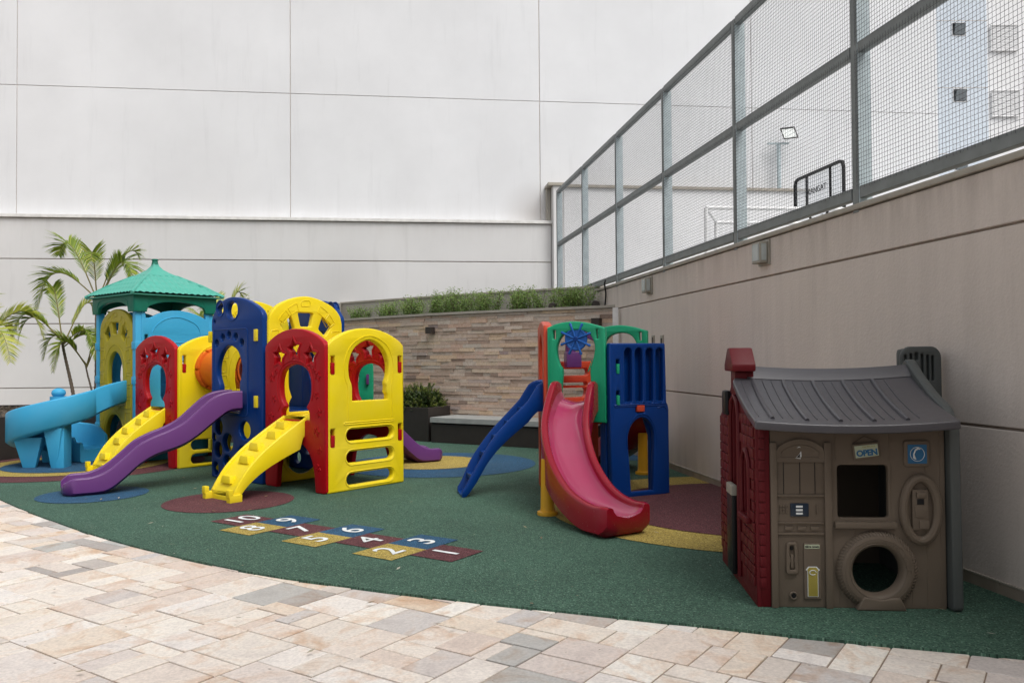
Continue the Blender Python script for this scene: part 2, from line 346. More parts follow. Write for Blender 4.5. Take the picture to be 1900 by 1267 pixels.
def curve_mesh(loops, th, bev=0.008, res=2):
    """flat plate with holes and rounded edges: x, y plane, thickness along z"""
    cu = bpy.data.curves.new('tmp', 'CURVE'); cu.dimensions = '2D'; cu.fill_mode = 'BOTH'
    cu.extrude = max(th / 2 - bev, 0.0005); cu.bevel_depth = bev; cu.bevel_resolution = res; cu.offset = -bev
    for lp in loops:
        sp = cu.splines.new('POLY'); sp.points.add(len(lp) - 1)
        for p, q in zip(sp.points, lp): p.co = (q[0], q[1], 0, 1)
        sp.use_cyclic_u = True
    o = bpy.data.objects.new('tmp', cu); me = bpy.data.meshes.new_from_object(o)
    bpy.data.objects.remove(o); bpy.data.curves.remove(cu)
    bm = bmesh.new(); bm.from_mesh(me); bmesh.ops.remove_doubles(bm, verts=bm.verts, dist=0.0002); bm.to_mesh(me); bm.free()
    me.materials.clear()
    return me
def upright(me):
    """x,y,z(plate) -> x, thickness along y, up z"""
    me.transform(Matrix(((1, 0, 0, 0), (0, 0, -1, 0), (0, 1, 0, 0), (0, 0, 0, 1)))); return me
def join(mes):
    bm = bmesh.new()
    for m in mes: bm.from_mesh(m)
    out = bpy.data.meshes.new('joined'); bm.to_mesh(out); bm.free(); return out
def arc(cx, cy, rx, ry, a0, a1, n):
    return [(cx + rx * math.cos(rad(a0 + (a1 - a0) * i / n)), cy + ry * math.sin(rad(a0 + (a1 - a0) * i / n))) for i in range(n + 1)]
def ell(cx, cy, rx, ry, n=22): return arc(cx, cy, rx, ry, 0, 360, n)[:-1]
def stadium(x0, x1, yc, h, n=8):
    return arc(x1 - h, yc, h, h, -90, 90, n) + arc(x0 + h, yc, h, h, 90, 270, n)
def rrect(x0, y0, x1, y1, r=0.012, n=3):
    return arc(x1 - r, y0 + r, r, r, -90, 0, n) + arc(x1 - r, y1 - r, r, r, 0, 90, n) + arc(x0 + r, y1 - r, r, r, 90, 180, n) + arc(x0 + r, y0 + r, r, r, 180, 270, n)
def rounded(poly, r=0.02, n=3):
    out = []; k = len(poly)
    for i in range(k):
        p = Vector(poly[i]); a = Vector(poly[i - 1]) - p; b = Vector(poly[(i + 1) % k]) - p
        rr = min(r, a.length * 0.45, b.length * 0.45)
        A, B = p + a.normalized() * rr, p + b.normalized() * rr
        for j in range(n + 1):
            t = j / n; q = A * (1 - t) ** 2 + p * 2 * t * (1 - t) + B * t * t; out.append((q.x, q.y))
    return out
def catmull(pts, n=5, closed=True):
    out = []; k = len(pts)
    rng = range(k) if closed else range(k - 1)
    for i in rng:
        g = lambda j: Vector(pts[j % k]) if closed else Vector(pts[max(0, min(k - 1, j))])
        p0, p1, p2, p3 = g(i - 1), g(i), g(i + 1), g(i + 2)
        for j in range(n):
            t = j / n
            q = 0.5 * ((2 * p1) + (-p0 + p2) * t + (2 * p0 - 5 * p1 + 4 * p2 - p3) * t * t + (-p0 + 3 * p1 - 3 * p2 + p3) * t ** 3)
            out.append(tuple(q))
    if not closed: out.append(tuple(pts[-1]))
    return out
def star(cx, cy, R, r, rot=90, n=5):
    return [(cx + (R if i % 2 == 0 else r) * math.cos(rad(rot + i * 180 / n)), cy + (R if i % 2 == 0 else r) * math.sin(rad(rot + i * 180 / n))) for i in range(2 * n)]
def ridge(paths, y, r=0.006, n=5):
    """thin raised seams lying on a plate's face (plate local: x, z ; y is the face)"""
    mb = MB()
    for p, closed in paths: mb.tube([(a, y, b) for a, b in p], r, n, closed)
    return mb.mesh('ridge')
def plate(name, loops, th, mat, root, P, d, bev=0.01, ridges=None, rr=0.006, off=0.0, both=False, extra=None):
    """a vertical moulded panel whose local x runs along unit vector d from ground point P"""
    me = upright(curve_mesh(loops, th, bev))
    ms = [me]
    if ridges:
        ms.append(ridge(ridges, -th / 2, rr))
        if both: ms.append(ridge(ridges, th / 2, rr))
    if extra: ms += extra
    if len(ms) > 1: me = join(ms)
    smooth(me, 32)
    rz = math.atan2(d[1], d[0]); nrm = Vector((d[1], -d[0], 0))
    return link(name, me, mat, root, Vector((P[0], P[1], 0)) + nrm * off, rz)

def section_sweep(st, mats, name, root, kind='u', bedmat=None, **kw):
    """slide / ramp body. st: list of dict(p=(x,y), d=(dx,dy), w, bed, rimL, rimR, bot, lip)"""
    vs = []; fs = []; mi = []; n = None
    for s in st:
        p = Vector((s['p'][0], s['p'][1], 0)); d = Vector((s['d'][0], s['d'][1], 0)).normalized(); L = Vector((-d.y, d.x, 0))
        w = s['w']; lip = s.get('lip', 0.045); bed = s['bed']; bot = s['bot']; rl, rr = s['rimL'], s['rimR']; ub = s.get('belly', 0.03)
        pr = [(w - ub, bot), (w, bot + 0.035), (w, rl - 0.018), (w - 0.006, rl - 0.004), (w - 0.016, rl), (w - lip + 0.016, rl), (w - lip + 0.004, rl - 0.006), (w - lip, rl - 0.02)]
        fl = s.get('fillet', 0.05)
        dh = max(0.004, rl - bed)
        pr += [(w - lip - 0.004, bed + min(fl, dh * 0.6)), (w - lip - fl * 0.35, bed + min(fl, dh) * 0.22), (w - lip - fl, bed + 0.001), (0.0, bed - s.get('sag', 0.004))]
        dh2 = max(0.004, rr - bed)
        q = [(w - ub, bot), (w, bot + 0.035), (w, rr - 0.018), (w - 0.006, rr - 0.004), (w - 0.016, rr), (w - lip + 0.016, rr), (w - lip + 0.004, rr - 0.006), (w - lip, rr - 0.02),
             (w - lip - 0.004, bed + min(fl, dh2 * 0.6)), (w - lip - fl * 0.35, bed + min(fl, dh2) * 0.22), (w - lip - fl, bed + 0.001)]
        pr += [(-a, b) for a, b in reversed(q)]
        n = len(pr)
        for a, b in pr: vs.append(p + L * a + Vector((0, 0, b)))
    for i in range(len(st) - 1):
        for j in range(n):
            fs.append((i * n + j, i * n + (j + 1) % n, (i + 1) * n + (j + 1) % n, (i + 1) * n + j))
            mi.append(1 if (8 <= j <= 13 and bedmat) else 0)
    fs.append(tuple(range(n))); mi.append(0); fs.append(tuple((len(st) - 1) * n + j for j in range(n))[::-1]); mi.append(0)
    mb = MB(); mb.add(vs, fs); mb.mi = mi
    me = mb.mesh(name); fix_normals(me); smooth(me, 50)
    return link(name, me, [mats, bedmat] if bedmat else mats, root)
def lerp_table(tab, t):
    for (a, va), (b, vb) in zip(tab, tab[1:]):
        if t <= b: k = (t - a) / (b - a) if b > a else 0; return [x + (y - x) * k for x, y in zip(va, vb)]
    return tab[-1][1]
def smooth_tab(tab, n=5):
    """Catmull-Rom through a table of (t, values)"""
    pts = [tuple([t] + list(v)) for t, v in tab]; return [(q[0], list(q[1:])) for q in catmull(pts, n, closed=False)]

# ================================================================== GROUND
UH = Vector((math.sin(2.5479), -math.cos(2.5479))); VH = Vector((math.cos(2.5479), math.sin(2.5479)))
if UH.y < 0: UH = -UH
g = MB(); g.box((0, 12, -0.5185), (120, 90, 1.0)); mk('ground', g, M['grout'], sm=0, kind='structure')

front = [(-9.4, 14.2), (-8.6, 12.4), (-7.3, 10.6), (-6.1, 9.2), (-4.884, 7.86), (-3.75, 6.752), (-2.744, 5.88), (-1.636, 5.10), (-0.906, 4.735), (-0.272, 4.46), (-0.038, 4.37), (0.825, 4.05), (1.516, 3.79), (2.206, 3.56), (3.1, 3.25)]
front = catmull(front, 6, closed=False)
back = [(3.1, 13.2), (-3.3, 16.1), (-9.4, 14.6)]
rub = [(x, y) for x, y in front] + back
rm = MB(); n0 = len(rub)
# a grid-free sheet: top, skirt
rm.prism(rub, -0.045, 0.0)
rubber_o = mk('rubber_surface', rm, M['r_green'], sm=0, kind='structure')

def disc(cx, cy, r, z, mat, name='rubber_disc', n=64):
    mb = MB(); mb.add([(cx + r * math.cos(2 * math.pi * i / n), cy + r * math.sin(2 * math.pi * i / n), z) for i in range(n)], [tuple(range(n))])
    o = mk(name, mb, mat, rubber_o, sm=0); return o
for cx, cy, rs in ((-5.5, 10.4, ((1.52, 'r_maroon'), (1.10, 'r_yellow'), (0.83, 'r_blue'))), (-4.1, 8.06, ((0.50, 'r_blue'),)), (-2.62, 7.62, ((0.58, 'r_maroon'),)),
                   (-0.9, 10.2, ((1.18, 'r_blue'),)), (2.1, 7.15, ((1.80, 'r_yellow'), (1.30, 'r_maroon'))), (1.6, 10.9, ((0.5, 'r_blue'),))):
    for i, (r, m) in enumerate(rs): disc(cx, cy, r, 0.004 * (i + 1), M[m])
disc(-1.02, 10.33, 0.66, 0.008, M['r_yellow'])

# ---- hopscotch
hop = thing('hopscotch', 'hopscotch grid of maroon, yellow and blue squares numbered 1 to 10 on the green rubber', 'hopscotch', (-0.3976, 5.2845, 0))
HO = Vector((-0.3976, 5.2845)); HS = 0.3528
cells = [(0, 0, '1', 'r_maroon'), (-.5, 1, '2', 'r_yellow'), (.5, 1, '3', 'r_blue'), (0, 2, '4', 'r_maroon'), (-.5, 3, '5', 'r_yellow'), (.5, 3, '6', 'r_blue'),
         (0, 4, '7', 'r_maroon'), (-.5, 5, '8', 'r_yellow'), (.5, 5, '9', 'r_blue'), (0, 6, '10', 'r_maroon')]
def text_mesh(s, size, ext=0.001, bevel=0.0, space=1.0, offset=0.0):
    cu = bpy.data.curves.new('t', 'FONT'); cu.body = s; cu.size = size; cu.align_x = 'CENTER'; cu.align_y = 'CENTER'; cu.extrude = ext; cu.bevel_depth = bevel
    cu.space_character = space; cu.offset = offset; cu.fill_mode = 'BOTH'
    o = bpy.data.objects.new('t', cu); COL.objects.link(o)
    dg = bpy.context.evaluated_depsgraph_get(); me = bpy.data.meshes.new_from_object(o.evaluated_get(dg)); bpy.data.objects.remove(o); me.materials.clear()
    return me
for i, j, s, m in cells:
    q = [HO + HS * (UH * (i + a) + VH * (j + b)) for a, b in ((0, 0), (1, 0), (1, 1), (0, 1))]
    mb = MB(); mb.add([(p.x, p.y, 0.004) for p in q], [(0, 1, 2, 3)]); sq = mk('square', mb, M[m], hop, sm=0)
    c = (q[0] + q[2]) / 2; me = text_mesh(s, 0.30, 0.0004, offset=0.002)
    me.transform(Matrix.Rotation(math.atan2(UH.y, UH.x), 4, 'Z'))
    o = link('number', me, M['mark'], sq, (c.x, c.y, 0.0085))

# ---- paving stones (each its own object)
pave = bpy.data.objects.new('pavement', None); COL.objects.link(pave); pave['kind'] = 'structure'
def inside(pt, poly):
    x, y = pt; c = False; n = len(poly)
    for i in range(n):
        x1, y1 = poly[i]; x2, y2 = poly[i - 1]
        if (y1 > y) != (y2 > y) and x < (x2 - x1) * (y - y1) / (y2 - y1) + x1: c = not c
    return c
rnd = random.Random(5)
def guillotine(x0, y0, x1, y1, out, depth=0):
    w, h = x1 - x0, y1 - y0
    if (w < 0.21 and h < 0.50) or (h < 0.21 and w < 0.50) or (w < 0.38 and h < 0.38 and rnd.random() < 0.6) or (w * h < 0.040):
        out.append((x0, y0, x1, y1)); return
    if w * rnd.uniform(0.75, 1.35) > h:
        k = x0 + w * rnd.choice([0.30, 0.36, 0.44, 0.5, 0.58, 0.66])
        guillotine(x0, y0, k, y1, out); guillotine(k, y0, x1, y1, out)
    else:
        k = y0 + h * rnd.choice([0.30, 0.36, 0.44, 0.5, 0.58, 0.66])
        guillotine(x0, y0, x1, k, out); guillotine(x0, k, x1, y1, out)
rects = []; x = -5.0
for a in range(14):
    for b in range(14):
        ox = -3.5 + a * 1.02 + (b % 2) * 0.31; oy = -3.2 + b * 0.97 + (a % 3) * 0.0
        guillotine(ox, oy, ox + 1.02, oy + 0.97, rects)
def cam_px(x, y, z=0):
    d = Vector((x, y, z - 1.3)); zz = d.dot(F_)
    if zz < 0.2: return (9999, 9999)
    return (950 + 1526.7 * d.dot(R_) / zz, 633.5 - 1526.7 * d.dot(U_) / zz)
tiles = []
for (x0, y0, x1, y1) in rects:
    c = UH * ((x0 + x1) / 2) + VH * ((y0 + y1) / 2); cor = [UH * a + VH * b for a, b in ((x0, y0), (x1, y0), (x1, y1), (x0, y1))]
    if all(inside((p.x, p.y), rub) for p in cor + [c]): continue
    if c.y < 1.2 or c.x > 3.2 or c.y > 12 or (c.y > 7 and c.x > -4): continue
    tiles.append(((c.x ** 2 + c.y ** 2) ** .5 + (0 if all(-150 < cam_px(p.x, p.y)[0] < 2050 and cam_px(p.x, p.y)[1] < 1400 for p in [c]) else 20), x0, y0, x1, y1))
tiles.sort()
rest = MB()
for k, (dist, x0, y0, x1, y1) in enumerate(tiles):
    gp = rnd.uniform(0.0022, 0.0048); t = rnd.random()
    if t < 0.09: t = rnd.uniform(0.0, 0.10)
    else: t = 0.13 + (t - .09) * .95
    z = -0.013 + rnd.uniform(-0.0025, 0.003); tl = [rnd.uniform(-0.0012, 0.0012) for _ in range(4)]
    cor = [UH * a + VH * b for a, b in ((x0 + gp, y0 + gp), (x1 - gp, y0 + gp), (x1 - gp, y1 - gp), (x0 + gp, y1 - gp))]
    c = sum(cor, Vector((0, 0))) / 4; ins = [c + (p - c) * (1 - 0.006 / max(0.05, (p - c).length)) for p in cor]
    mb = MB() if k < 298 else rest; mb.tint = t
    vs = [(p.x, p.y, z - 0.03) for p in cor] + [(p.x, p.y, z - 0.0022 + d) for p, d in zip(cor, tl)] + [(p.x, p.y, z + d) for p, d in zip(ins, tl)]
    if mb is not rest: vs = [(a - c.x, b - c.y, q) for a, b, q in vs]
    mb.add(vs, [(0, 1, 5, 4), (1, 2, 6, 5), (2, 3, 7, 6), (3, 0, 4, 7), (4, 5, 9, 8), (5, 6, 10, 9), (6, 7, 11, 10), (7, 4, 8, 11), (8, 9, 10, 11)])
    if mb is not rest: link('stone_tile', mb.mesh('stone_tile'), M['paver'], pave, (c.x, c.y, 0))
if rest.f: mk('distant_tiles', rest, M['paver'], pave, sm=0, kind='stuff')

# ================================================================== BACK WALL  Y = 16.98 + 0.1245 X
def BW(x, off=0.0): return Vector((x + 0.1235 * off, 16.98 + 0.1245 * x - 0.992 * off, 0))
BD = Vector((0.9923, 0.1235, 0)); BRZ = math.atan2(0.1235, 0.9923)
def wslab(mb, x0, x1, z0, z1, o0, o1):
    """slab along the back wall between offsets o0 (back) and o1 (front)"""
    q = [BW(x0, o0), BW(x1, o0), BW(x1, o1), BW(x0, o1)]
    mb.prism([(p.x, p.y) for p in q], z0, z1)
bwall = thing('rendered_wall', 'tall white rendered building wall with fine panel joints behind the play area', 'wall', (0, 17, 0))
mb = MB(); wslab(mb, -18, 9.5, -0.1, 15.0, -0.4, -0.02); mk('core', mb, M['joint'], bwall, sm=0)
xs = [-15, -9.53, -4.42, 0.61, 5.2, 9.5]; zs = [4.0, 6.645, 9.4, 12.2, 15.0]
for i in range(5):
    for j in range(4):
        if i == 4 and j == 0: pass
        mb = MB(); wslab(mb, xs[i] + .008, xs[i + 1] - .008, zs[j] + .006, zs[j + 1] - .006, -0.03, 0.0); mk('wall_panel', mb, M['wall_white'], bwall, sm=0, bev=0.004, seg=1)
lwall = thing('lower_wall', 'grey-white lower wall with long horizontal grooves behind the palms', 'wall', (-5, 16.2, 0))
mb = MB(); wslab(mb, -16, 0.80, -0.1, 4.05, -0.02, 0.17); mk('core', mb, M['joint_brown'], lwall, sm=0)
zz = [-0.1, 0.80, 2.02, 3.262, 4.05]
for j in range(4):
    mb = MB(); wslab(mb, -16, 0.80, zz[j] + .009, zz[j + 1] - .009, 0.165, 0.19); mk('wall_panel', mb, M['wall_lower'], lwall, sm=0, bev=0.004, seg=1)
mb = MB(); wslab(mb, -16, 0.86, 4.052, 4.115, -0.02, 0.24); mk('coping', mb, M['coping_white'], lwall, sm=0, bev=0.006)
# pier at the corner + court wall
pier = thing('corner_pier', 'narrow beige corner pier between the white wall and the mesh fence', 'pillar', (0.85, 17, 0))
mb = MB(); wslab(mb, 0.72, 0.80, 4.12, 4.80, 0.0, 0.16); mk('side_strip', mb, M['wall_grey'], pier, sm=0, bev=0.004)
mb = MB(); wslab(mb, 0.81, 1.02, 0, 4.80, 0.0, 0.42); mk('shaft', mb, M['wall_lower'], pier, sm=0, bev=0.006)
mb = MB(); wslab(mb, 0.70, 1.06, 4.80, 4.86, -0.03, 0.46); mk('cap', mb, M['coping'], pier, sm=0, bev=0.005)
cw = thing('court_wall', 'low white wall with a thin coping at the far side of the raised court', 'wall', (5, 17, 2.3))
mb = MB(); wslab(mb, 1.06, 6.35, 2.2, 4.80, 0.0, 0.25); mk('wall_face', mb, M['court_white'], cw, sm=0)
mb = MB(); wslab(mb, 1.06, 6.35, 4.80, 4.86, -0.01, 0.30); mk('coping', mb, M['coping'], cw, sm=0, bev=0.005)

# ================================================================== RIGHT WALL  X = 3.3622 - 0.1575 Y
WD = Vector((-0.1556, 0.9878, 0)); WN = Vector((-0.9878, -0.1556, 0))     # along, towards playground
def RW(y, off=0.0): p = Vector((3.3622 - 0.1575 * y, y, 0)) + WN * off; return p
def rslab(mb, y0, y1, z0, z1, o0, o1):
    q = [RW(y0, o0), RW(y1, o0), RW(y1, o1), RW(y0, o1)]; mb.prism([(p.x, p.y) for p in q], z0, z1)
rwall = thing('retaining_wall', 'beige textured retaining wall under the mesh fence, running along the right side', 'wall', (3.2, 3, 0))
YA, YB = -1.5, 16.9
mb = MB(); rslab(mb, YA, YB, -0.1, 2.33, -0.35, -0.02); mk('core', mb, M['joint_brown'], rwall, sm=0)
zz = [-0.1, 0.90, 1.997, 2.33]
for j in range(3):
    mb = MB(); rslab(mb, YA, YB, zz[j] + .008, zz[j + 1] - .008, -0.03, 0.0); mk('wall_panel', mb, M['wall_beige'], rwall, sm=0, bev=0.004, seg=1)
mb = MB(); rslab(mb, YA, YB, 2.33, 2.372, -0.38, 0.02); mk('coping', mb, M['coping'], rwall, sm=0, bev=0.01)
mb = MB(); rslab(mb, YA, 11.9, 0.062, 0.070, 0.0, 0.016); mk('skirting_trim', mb, M['coping'], rwall, sm=0)
y = YA
while y < 11.6:
    mb = MB(); rslab(mb, y + .003, y + .397, -0.02, 0.060, 0.001, 0.013); mk('skirting_tile', mb, M['skirting'], rwall, sm=0); y += 0.40
# raised court slab
mb = MB(); mb.prism([(3.75 + .1575 * 1.5, -1.5), (30, -1.5), (30, 40), (10, 40), (1.1, 17.3), (1.1, 16.5)], 1.9, 2.29); mk('court_floor', mb, flat('court_concrete', (0.45, 0.46, 0.46), 0.8), sm=0, kind='structure')

# ---- mesh fence
fence = thing('mesh_fence', 'tall grey steel court fence with two tiers of wire mesh panels on the beige wall', 'fence', (3, 4, 2.38))
posts = [15.76 - 1.989 * i for i in range(8)]
ZB, ZM, ZT = 2.45, 3.4734, 4.4852
for y in posts:
    mb = MB(); c = RW(y, -0.035); mb.box((c.x, c.y, (2.30 + ZT) / 2 + .02), (0.075, 0.075, ZT - 2.30 + .02), math.atan2(WD.y, WD.x) ); mk('post', mb, M['steel'], fence, sm=0, bev=0.004)
    mb = MB(); c = RW(y - .05, -0.045); mb.box((c.x, c.y, (2.34 + ZT) / 2), (0.006, 0.10, ZT - 2.38), math.atan2(WD.y, WD.x)); mk('flange', mb, M['steel_light'], fence, sm=0)
for z, h in ((ZB, 0.085), (ZM, 0.075), (ZT, 0.075)):
    for a, b in zip(posts, posts[1:]):
        mb = MB(); p, q = RW(a - .05, -0.028), RW(b + .05, -0.028); mb.beam((p.x, p.y, z), (q.x, q.y, z), 0.06, h); mk('rail', mb, M['steel'], fence, sm=0, bev=0.003)
WR = 0.0014
for bi, (a, b) in enumerate(zip(posts, posts[1:])):
    L = (a - b) / WD.y - 0.06
    for z0, z1 in ((ZB, ZM), (ZM, ZT)):
        mb = MB(); o = RW(a - .03, 0.010); zt, zb = z1 - 0.02, z0 + 0.02
        n = int(L / 0.030)
        crimp = bi >= 3
        for k in range(n + 1):
            p = o - WD * (k * L / n)
            if crimp:
                nz = int((zt - zb) / 0.030) * 2; sg = 1 if k % 2 else -1
                mb.tube([(p + WN * (0.0028 * sg * (1 if i % 2 else -1)) - WD * (0.0022 * sg * (1 if i % 2 else -1)) + Vector((0, 0, zb + (zt - zb) * i / nz))) for i in range(nz + 1)], WR, 3, cap=False)
            else: mb.tube([p + Vector((0, 0, zb)), p + Vector((0, 0, zt))], WR * 0.9, 3, cap=False)
        n = int((zt - zb) / 0.030)
        for k in range(1, n):
            z = zb + (zt - zb) * k / n; mb.tube([o + Vector((0, 0, z)), o - WD * L + Vector((0, 0, z))], WR * 1.1, 3, cap=False)
        me = mb.mesh('mesh_panel'); link('mesh_panel', me, M['wire'], fence, kind='stuff')

# ---- wall lamps on the beige wall
def bulkhead(y, z, label):
    c = RW(y, 0.0); t = thing('wall_lamp', label, 'lamp', (c.x, c.y, z), 'square wall lamps under the fence')
    rz = math.atan2(WD.y, WD.x)
    mb = MB(); q = RW(y, 0.010); mb.box((q.x, q.y, z), (0.20, 0.02, 0.22), rz); mk('back_plate', mb, M['lamp_body'], t, sm=0, bev=0.004)
    mb = MB(); q = RW(y, 0.055); mb.box((q.x, q.y, z), (0.16, 0.07, 0.185), rz); mk('housing', mb, M['lamp_body'], t, sm=0, bev=0.006)
    mb = MB(); q = RW(y, 0.0925); mb.box((q.x, q.y, z), (0.12, 0.006, 0.145), rz); mk('glass', mb, M['glass'], t, sm=0)
    mb = MB(); q = RW(y - .081, 0.055); mb.box((q.x, q.y, z), (0.006, 0.045, 0.145), rz); mk('glass', mb, M['glass'], t, sm=0)
bulkhead(7.2, 2.205, 'square beige wall lamp nearer the camera, below the mesh fence')
bulkhead(10.3, 2.20, 'square beige wall lamp farther along the wall, near the planter corner')
for k, (y, z0, z1, lab) in enumerate(((10.2, 1.45, 1.57, 'small dark metal socket plate on the beige wall, partly behind the blue panel'), (9.88, 1.381, 1.562, 'taller narrow metal socket plate on the beige wall right of the blue panel'))):
    t = thing('socket_plate', lab, 'socket', tuple(RW(y)[:2]) + (z0,)); rz = math.atan2(WD.y, WD.x)
    mb = MB(); q = RW(y, 0.006); mb.box((q.x, q.y, (z0 + z1) / 2), (0.10, 0.011, z1 - z0), rz); mk('plate', mb, M['lamp_body'], t, sm=0, bev=0.002)
    mb = MB(); q = RW(y, 0.014); mb.box((q.x, q.y, (z0 + z1) / 2), (0.04, 0.006, (z1 - z0) * .6), rz); mk('socket', mb, M['dark_lamp'], t, sm=0)
mb = MB(); p = [RW(12.25, 0.03) + Vector((0, 0, 2.45)), RW(12.24, 0.05) + Vector((0, 0, 2.39)), RW(12.25, 0.03) + Vector((0, 0, 2.25)), RW(12.3, 0.03) + Vector((0, 0, 2.07))]
tag(mk('cable', MB().tube(catmull([tuple(q) for q in p], 5, False), 0.013, 6), M['black'], sm=40), 'black cable hanging from the wall top into the raised planter', 'cable')

# ================================================================== STONE CLAD WALL + PLANTER
SW = [Vector(p) for p in ((-3.45, 15.75), (-2.2, 14.55), (-1.0, 13.52), (0.5, 12.55), (1.6, 11.86))]
SWc = [Vector(q) for q in catmull([tuple(p) for p in SW], 10, False)]
cum = [0.0]
for a, b in zip(SWc, SWc[1:]): cum.append(cum[-1] + (b - a).length)
SL = cum[-1]
def sw(s, off=0.0):
    s = max(0, min(SL, s))
    for i in range(len(cum) - 1):
        if s <= cum[i + 1] + 1e-9:
            k = (s - cum[i]) / (cum[i + 1] - cum[i]); p = SWc[i].lerp(SWc[i + 1], k); d = (SWc[i + 1] - SWc[i]).normalized(); break
    return p + Vector((d.y, -d.x)) * off
stonewall = thing('stone_wall', 'wall clad in stacked split sandstone strips behind the playsets', 'wall', (0, 13, 0))
def strip(mb, s0, s1, z0, z1, o0, o1, n=1):
    for k in range(n):
        a, b = s0 + (s1 - s0) * k / n, s0 + (s1 - s0) * (k + 1) / n
        q = [sw(a, o0), sw(b, o0), sw(b, o1), sw(a, o1)]; mb.prism([(p.x, p.y) for p in q], z0, z1)
mb = MB(); strip(mb, 0, SL, -0.05, 2.02, -0.20, -0.012, 30); mk('core', mb, M['planter'], stonewall, sm=0)
mb = MB(); strip(mb, 0, SL, 2.022, 2.06, -0.24, 0.05, 30); mk('coping', mb, M['coping'], stonewall, sm=0)
stones = []; z = 0.30; rs = random.Random(3)
while z < 2.0:
    h = min(rs.choice([0.046, 0.054, 0.062]), 2.02 - z); s = -rs.uniform(0, 0.3)
    while s < SL:
        L = rs.choice([0.16, 0.24, 0.30, 0.36, 0.45, 0.55]) * rs.uniform(0.9, 1.1); a, b = max(0, s), min(SL, s + L)
        if b - a > 0.03:
            c = sw((a + b) / 2); px, py = cam_px(c.x, c.y, z)
            hid = px < 650 or px > 1235 or (1000 < px < 1130 and z < 1.6)
            stones.append((((b - a) / c.length) * (0.05 if hid else 1), a, b, z, z + h))
        s += L
    z += h
stones.sort(reverse=True); rest = MB()
for k, (_, a, b, z0, z1) in enumerate(stones):
    o1 = rs.choice([0.002, 0.005, 0.009, 0.014, 0.021]) + rs.uniform(-.002, .002); t = rs.random()
    mb = MB() if k < 298 else rest; mb.tint = t
    g1 = 0.0012
    q = [sw(a + g1, -0.012), sw(b - g1, -0.012), sw(b - g1, o1 + rs.uniform(-.004, .004)), sw(a + g1, o1 + rs.uniform(-.004, .004))]
    c = Vector((q[0].x, q[0].y, 0)) if mb is not rest else Vector((0, 0, 0))
    mb.prism([(p.x - c.x, p.y - c.y) for p in q], z0 + .0012, z1 - .0012)
    if mb is not rest:
        me = mb.mesh('stone'); fix_normals(me); link('stone', me, M['ledge'], stonewall, (c.x, c.y, 0))
if rest.f: mk('stone_strips', rest, M['ledge'], stonewall, sm=0, kind='stuff')
mb = MB(); p = RW(11.62, 0.07); mb.box((p.x, p.y, 1.0), (0.075, 0.06, 2.0), 0); tag(mk('white_board', mb, M['white'], sm=0, bev=0.004), 'white vertical board covering the joint between stone wall and beige wall', 'trim board')
# planter bed on top
PB = [(-3.42, 16.35), (-2.2, 15.4), (-1.0, 14.5), (0.3, 13.65), (1.40, 12.95)]
mb = MB(); fr = [sw(SL * i / 12, -0.2) for i in range(13)]
mb.prism([(p.x, p.y) for p in fr] + list(reversed(PB)), 1.2, 1.97); tag(mk('planter_soil', mb, M['soil'], sm=0), '', '')
so = bpy.data.objects['planter_soil']; del so['label']; del so['category']; so['kind'] = 'structure'
pbw = thing('planter_wall', 'low grey rendered wall behind the row of shrubs in the raised planter', 'wall', (-1, 14.5, 1.9))
def polywall(pts, th, z0, z1, mb):
    P = [Vector(p) for p in pts]; L = []; R = []
    for i, p in enumerate(P):
        t = (P[min(i + 1, len(P) - 1)] - P[max(i - 1, 0)]).normalized(); n_ = Vector((-t.y, t.x)); L.append(p + n_ * th); R.append(p)
    mb.prism([tuple(q) for q in R] + [tuple(q) for q in reversed(L)], z0, z1)
mb = MB(); polywall(PB, 0.12, 0.0, 2.40, mb); mk('wall_face', mb, M['wall_grey'], pbw, sm=0)
mb = MB(); polywall([(x, y - .02) for x, y in PB], 0.17, 2.40, 2.435, mb); mk('coping', mb, M['coping'], pbw, sm=0, bev=0.004)
mb = MB(); mb.box((-3.43, 16.05, 1.2), (0.10, 0.55, 2.40)); mk('end_wall', mb, M['wall_grey'], pbw, sm=0)

def up_down_lamp(s, z, label):
    p = sw(s, 0.075); q0, q1 = sw(s - .05), sw(s + .05); rz = math.atan2((q1 - q0).y, (q1 - q0).x)
    t = thing('cube_lamp', label, 'lamp', (p.x, p.y, z), 'dark cube lamps on the stone wall')
    mb = MB(); mb.box((p.x, p.y, z), (0.13, 0.10, 0.11), rz); mk('housing', mb, M['dark_lamp'], t, sm=0, bev=0.004)
    p = sw(s, 0.035); mb = MB(); mb.box((p.x, p.y, z), (0.09, 0.03, 0.09), rz); mk('bracket', mb, M['dark_lamp'], t, sm=0, bev=0.003)
s_l = min(range(200), key=lambda i: abs(cam_px(*sw(SL * i / 200))[0] - 806)) * SL / 200
s_r = min(range(200), key=lambda i: abs(cam_px(*sw(SL * i / 200))[0] - 1112)) * SL / 200
up_down_lamp(s_l, 1.772, 'dark cube lamp on the stone wall left of the small playset')
up_down_lamp(s_r, 1.82, 'dark cube lamp on the stone wall just above the green playset arch')

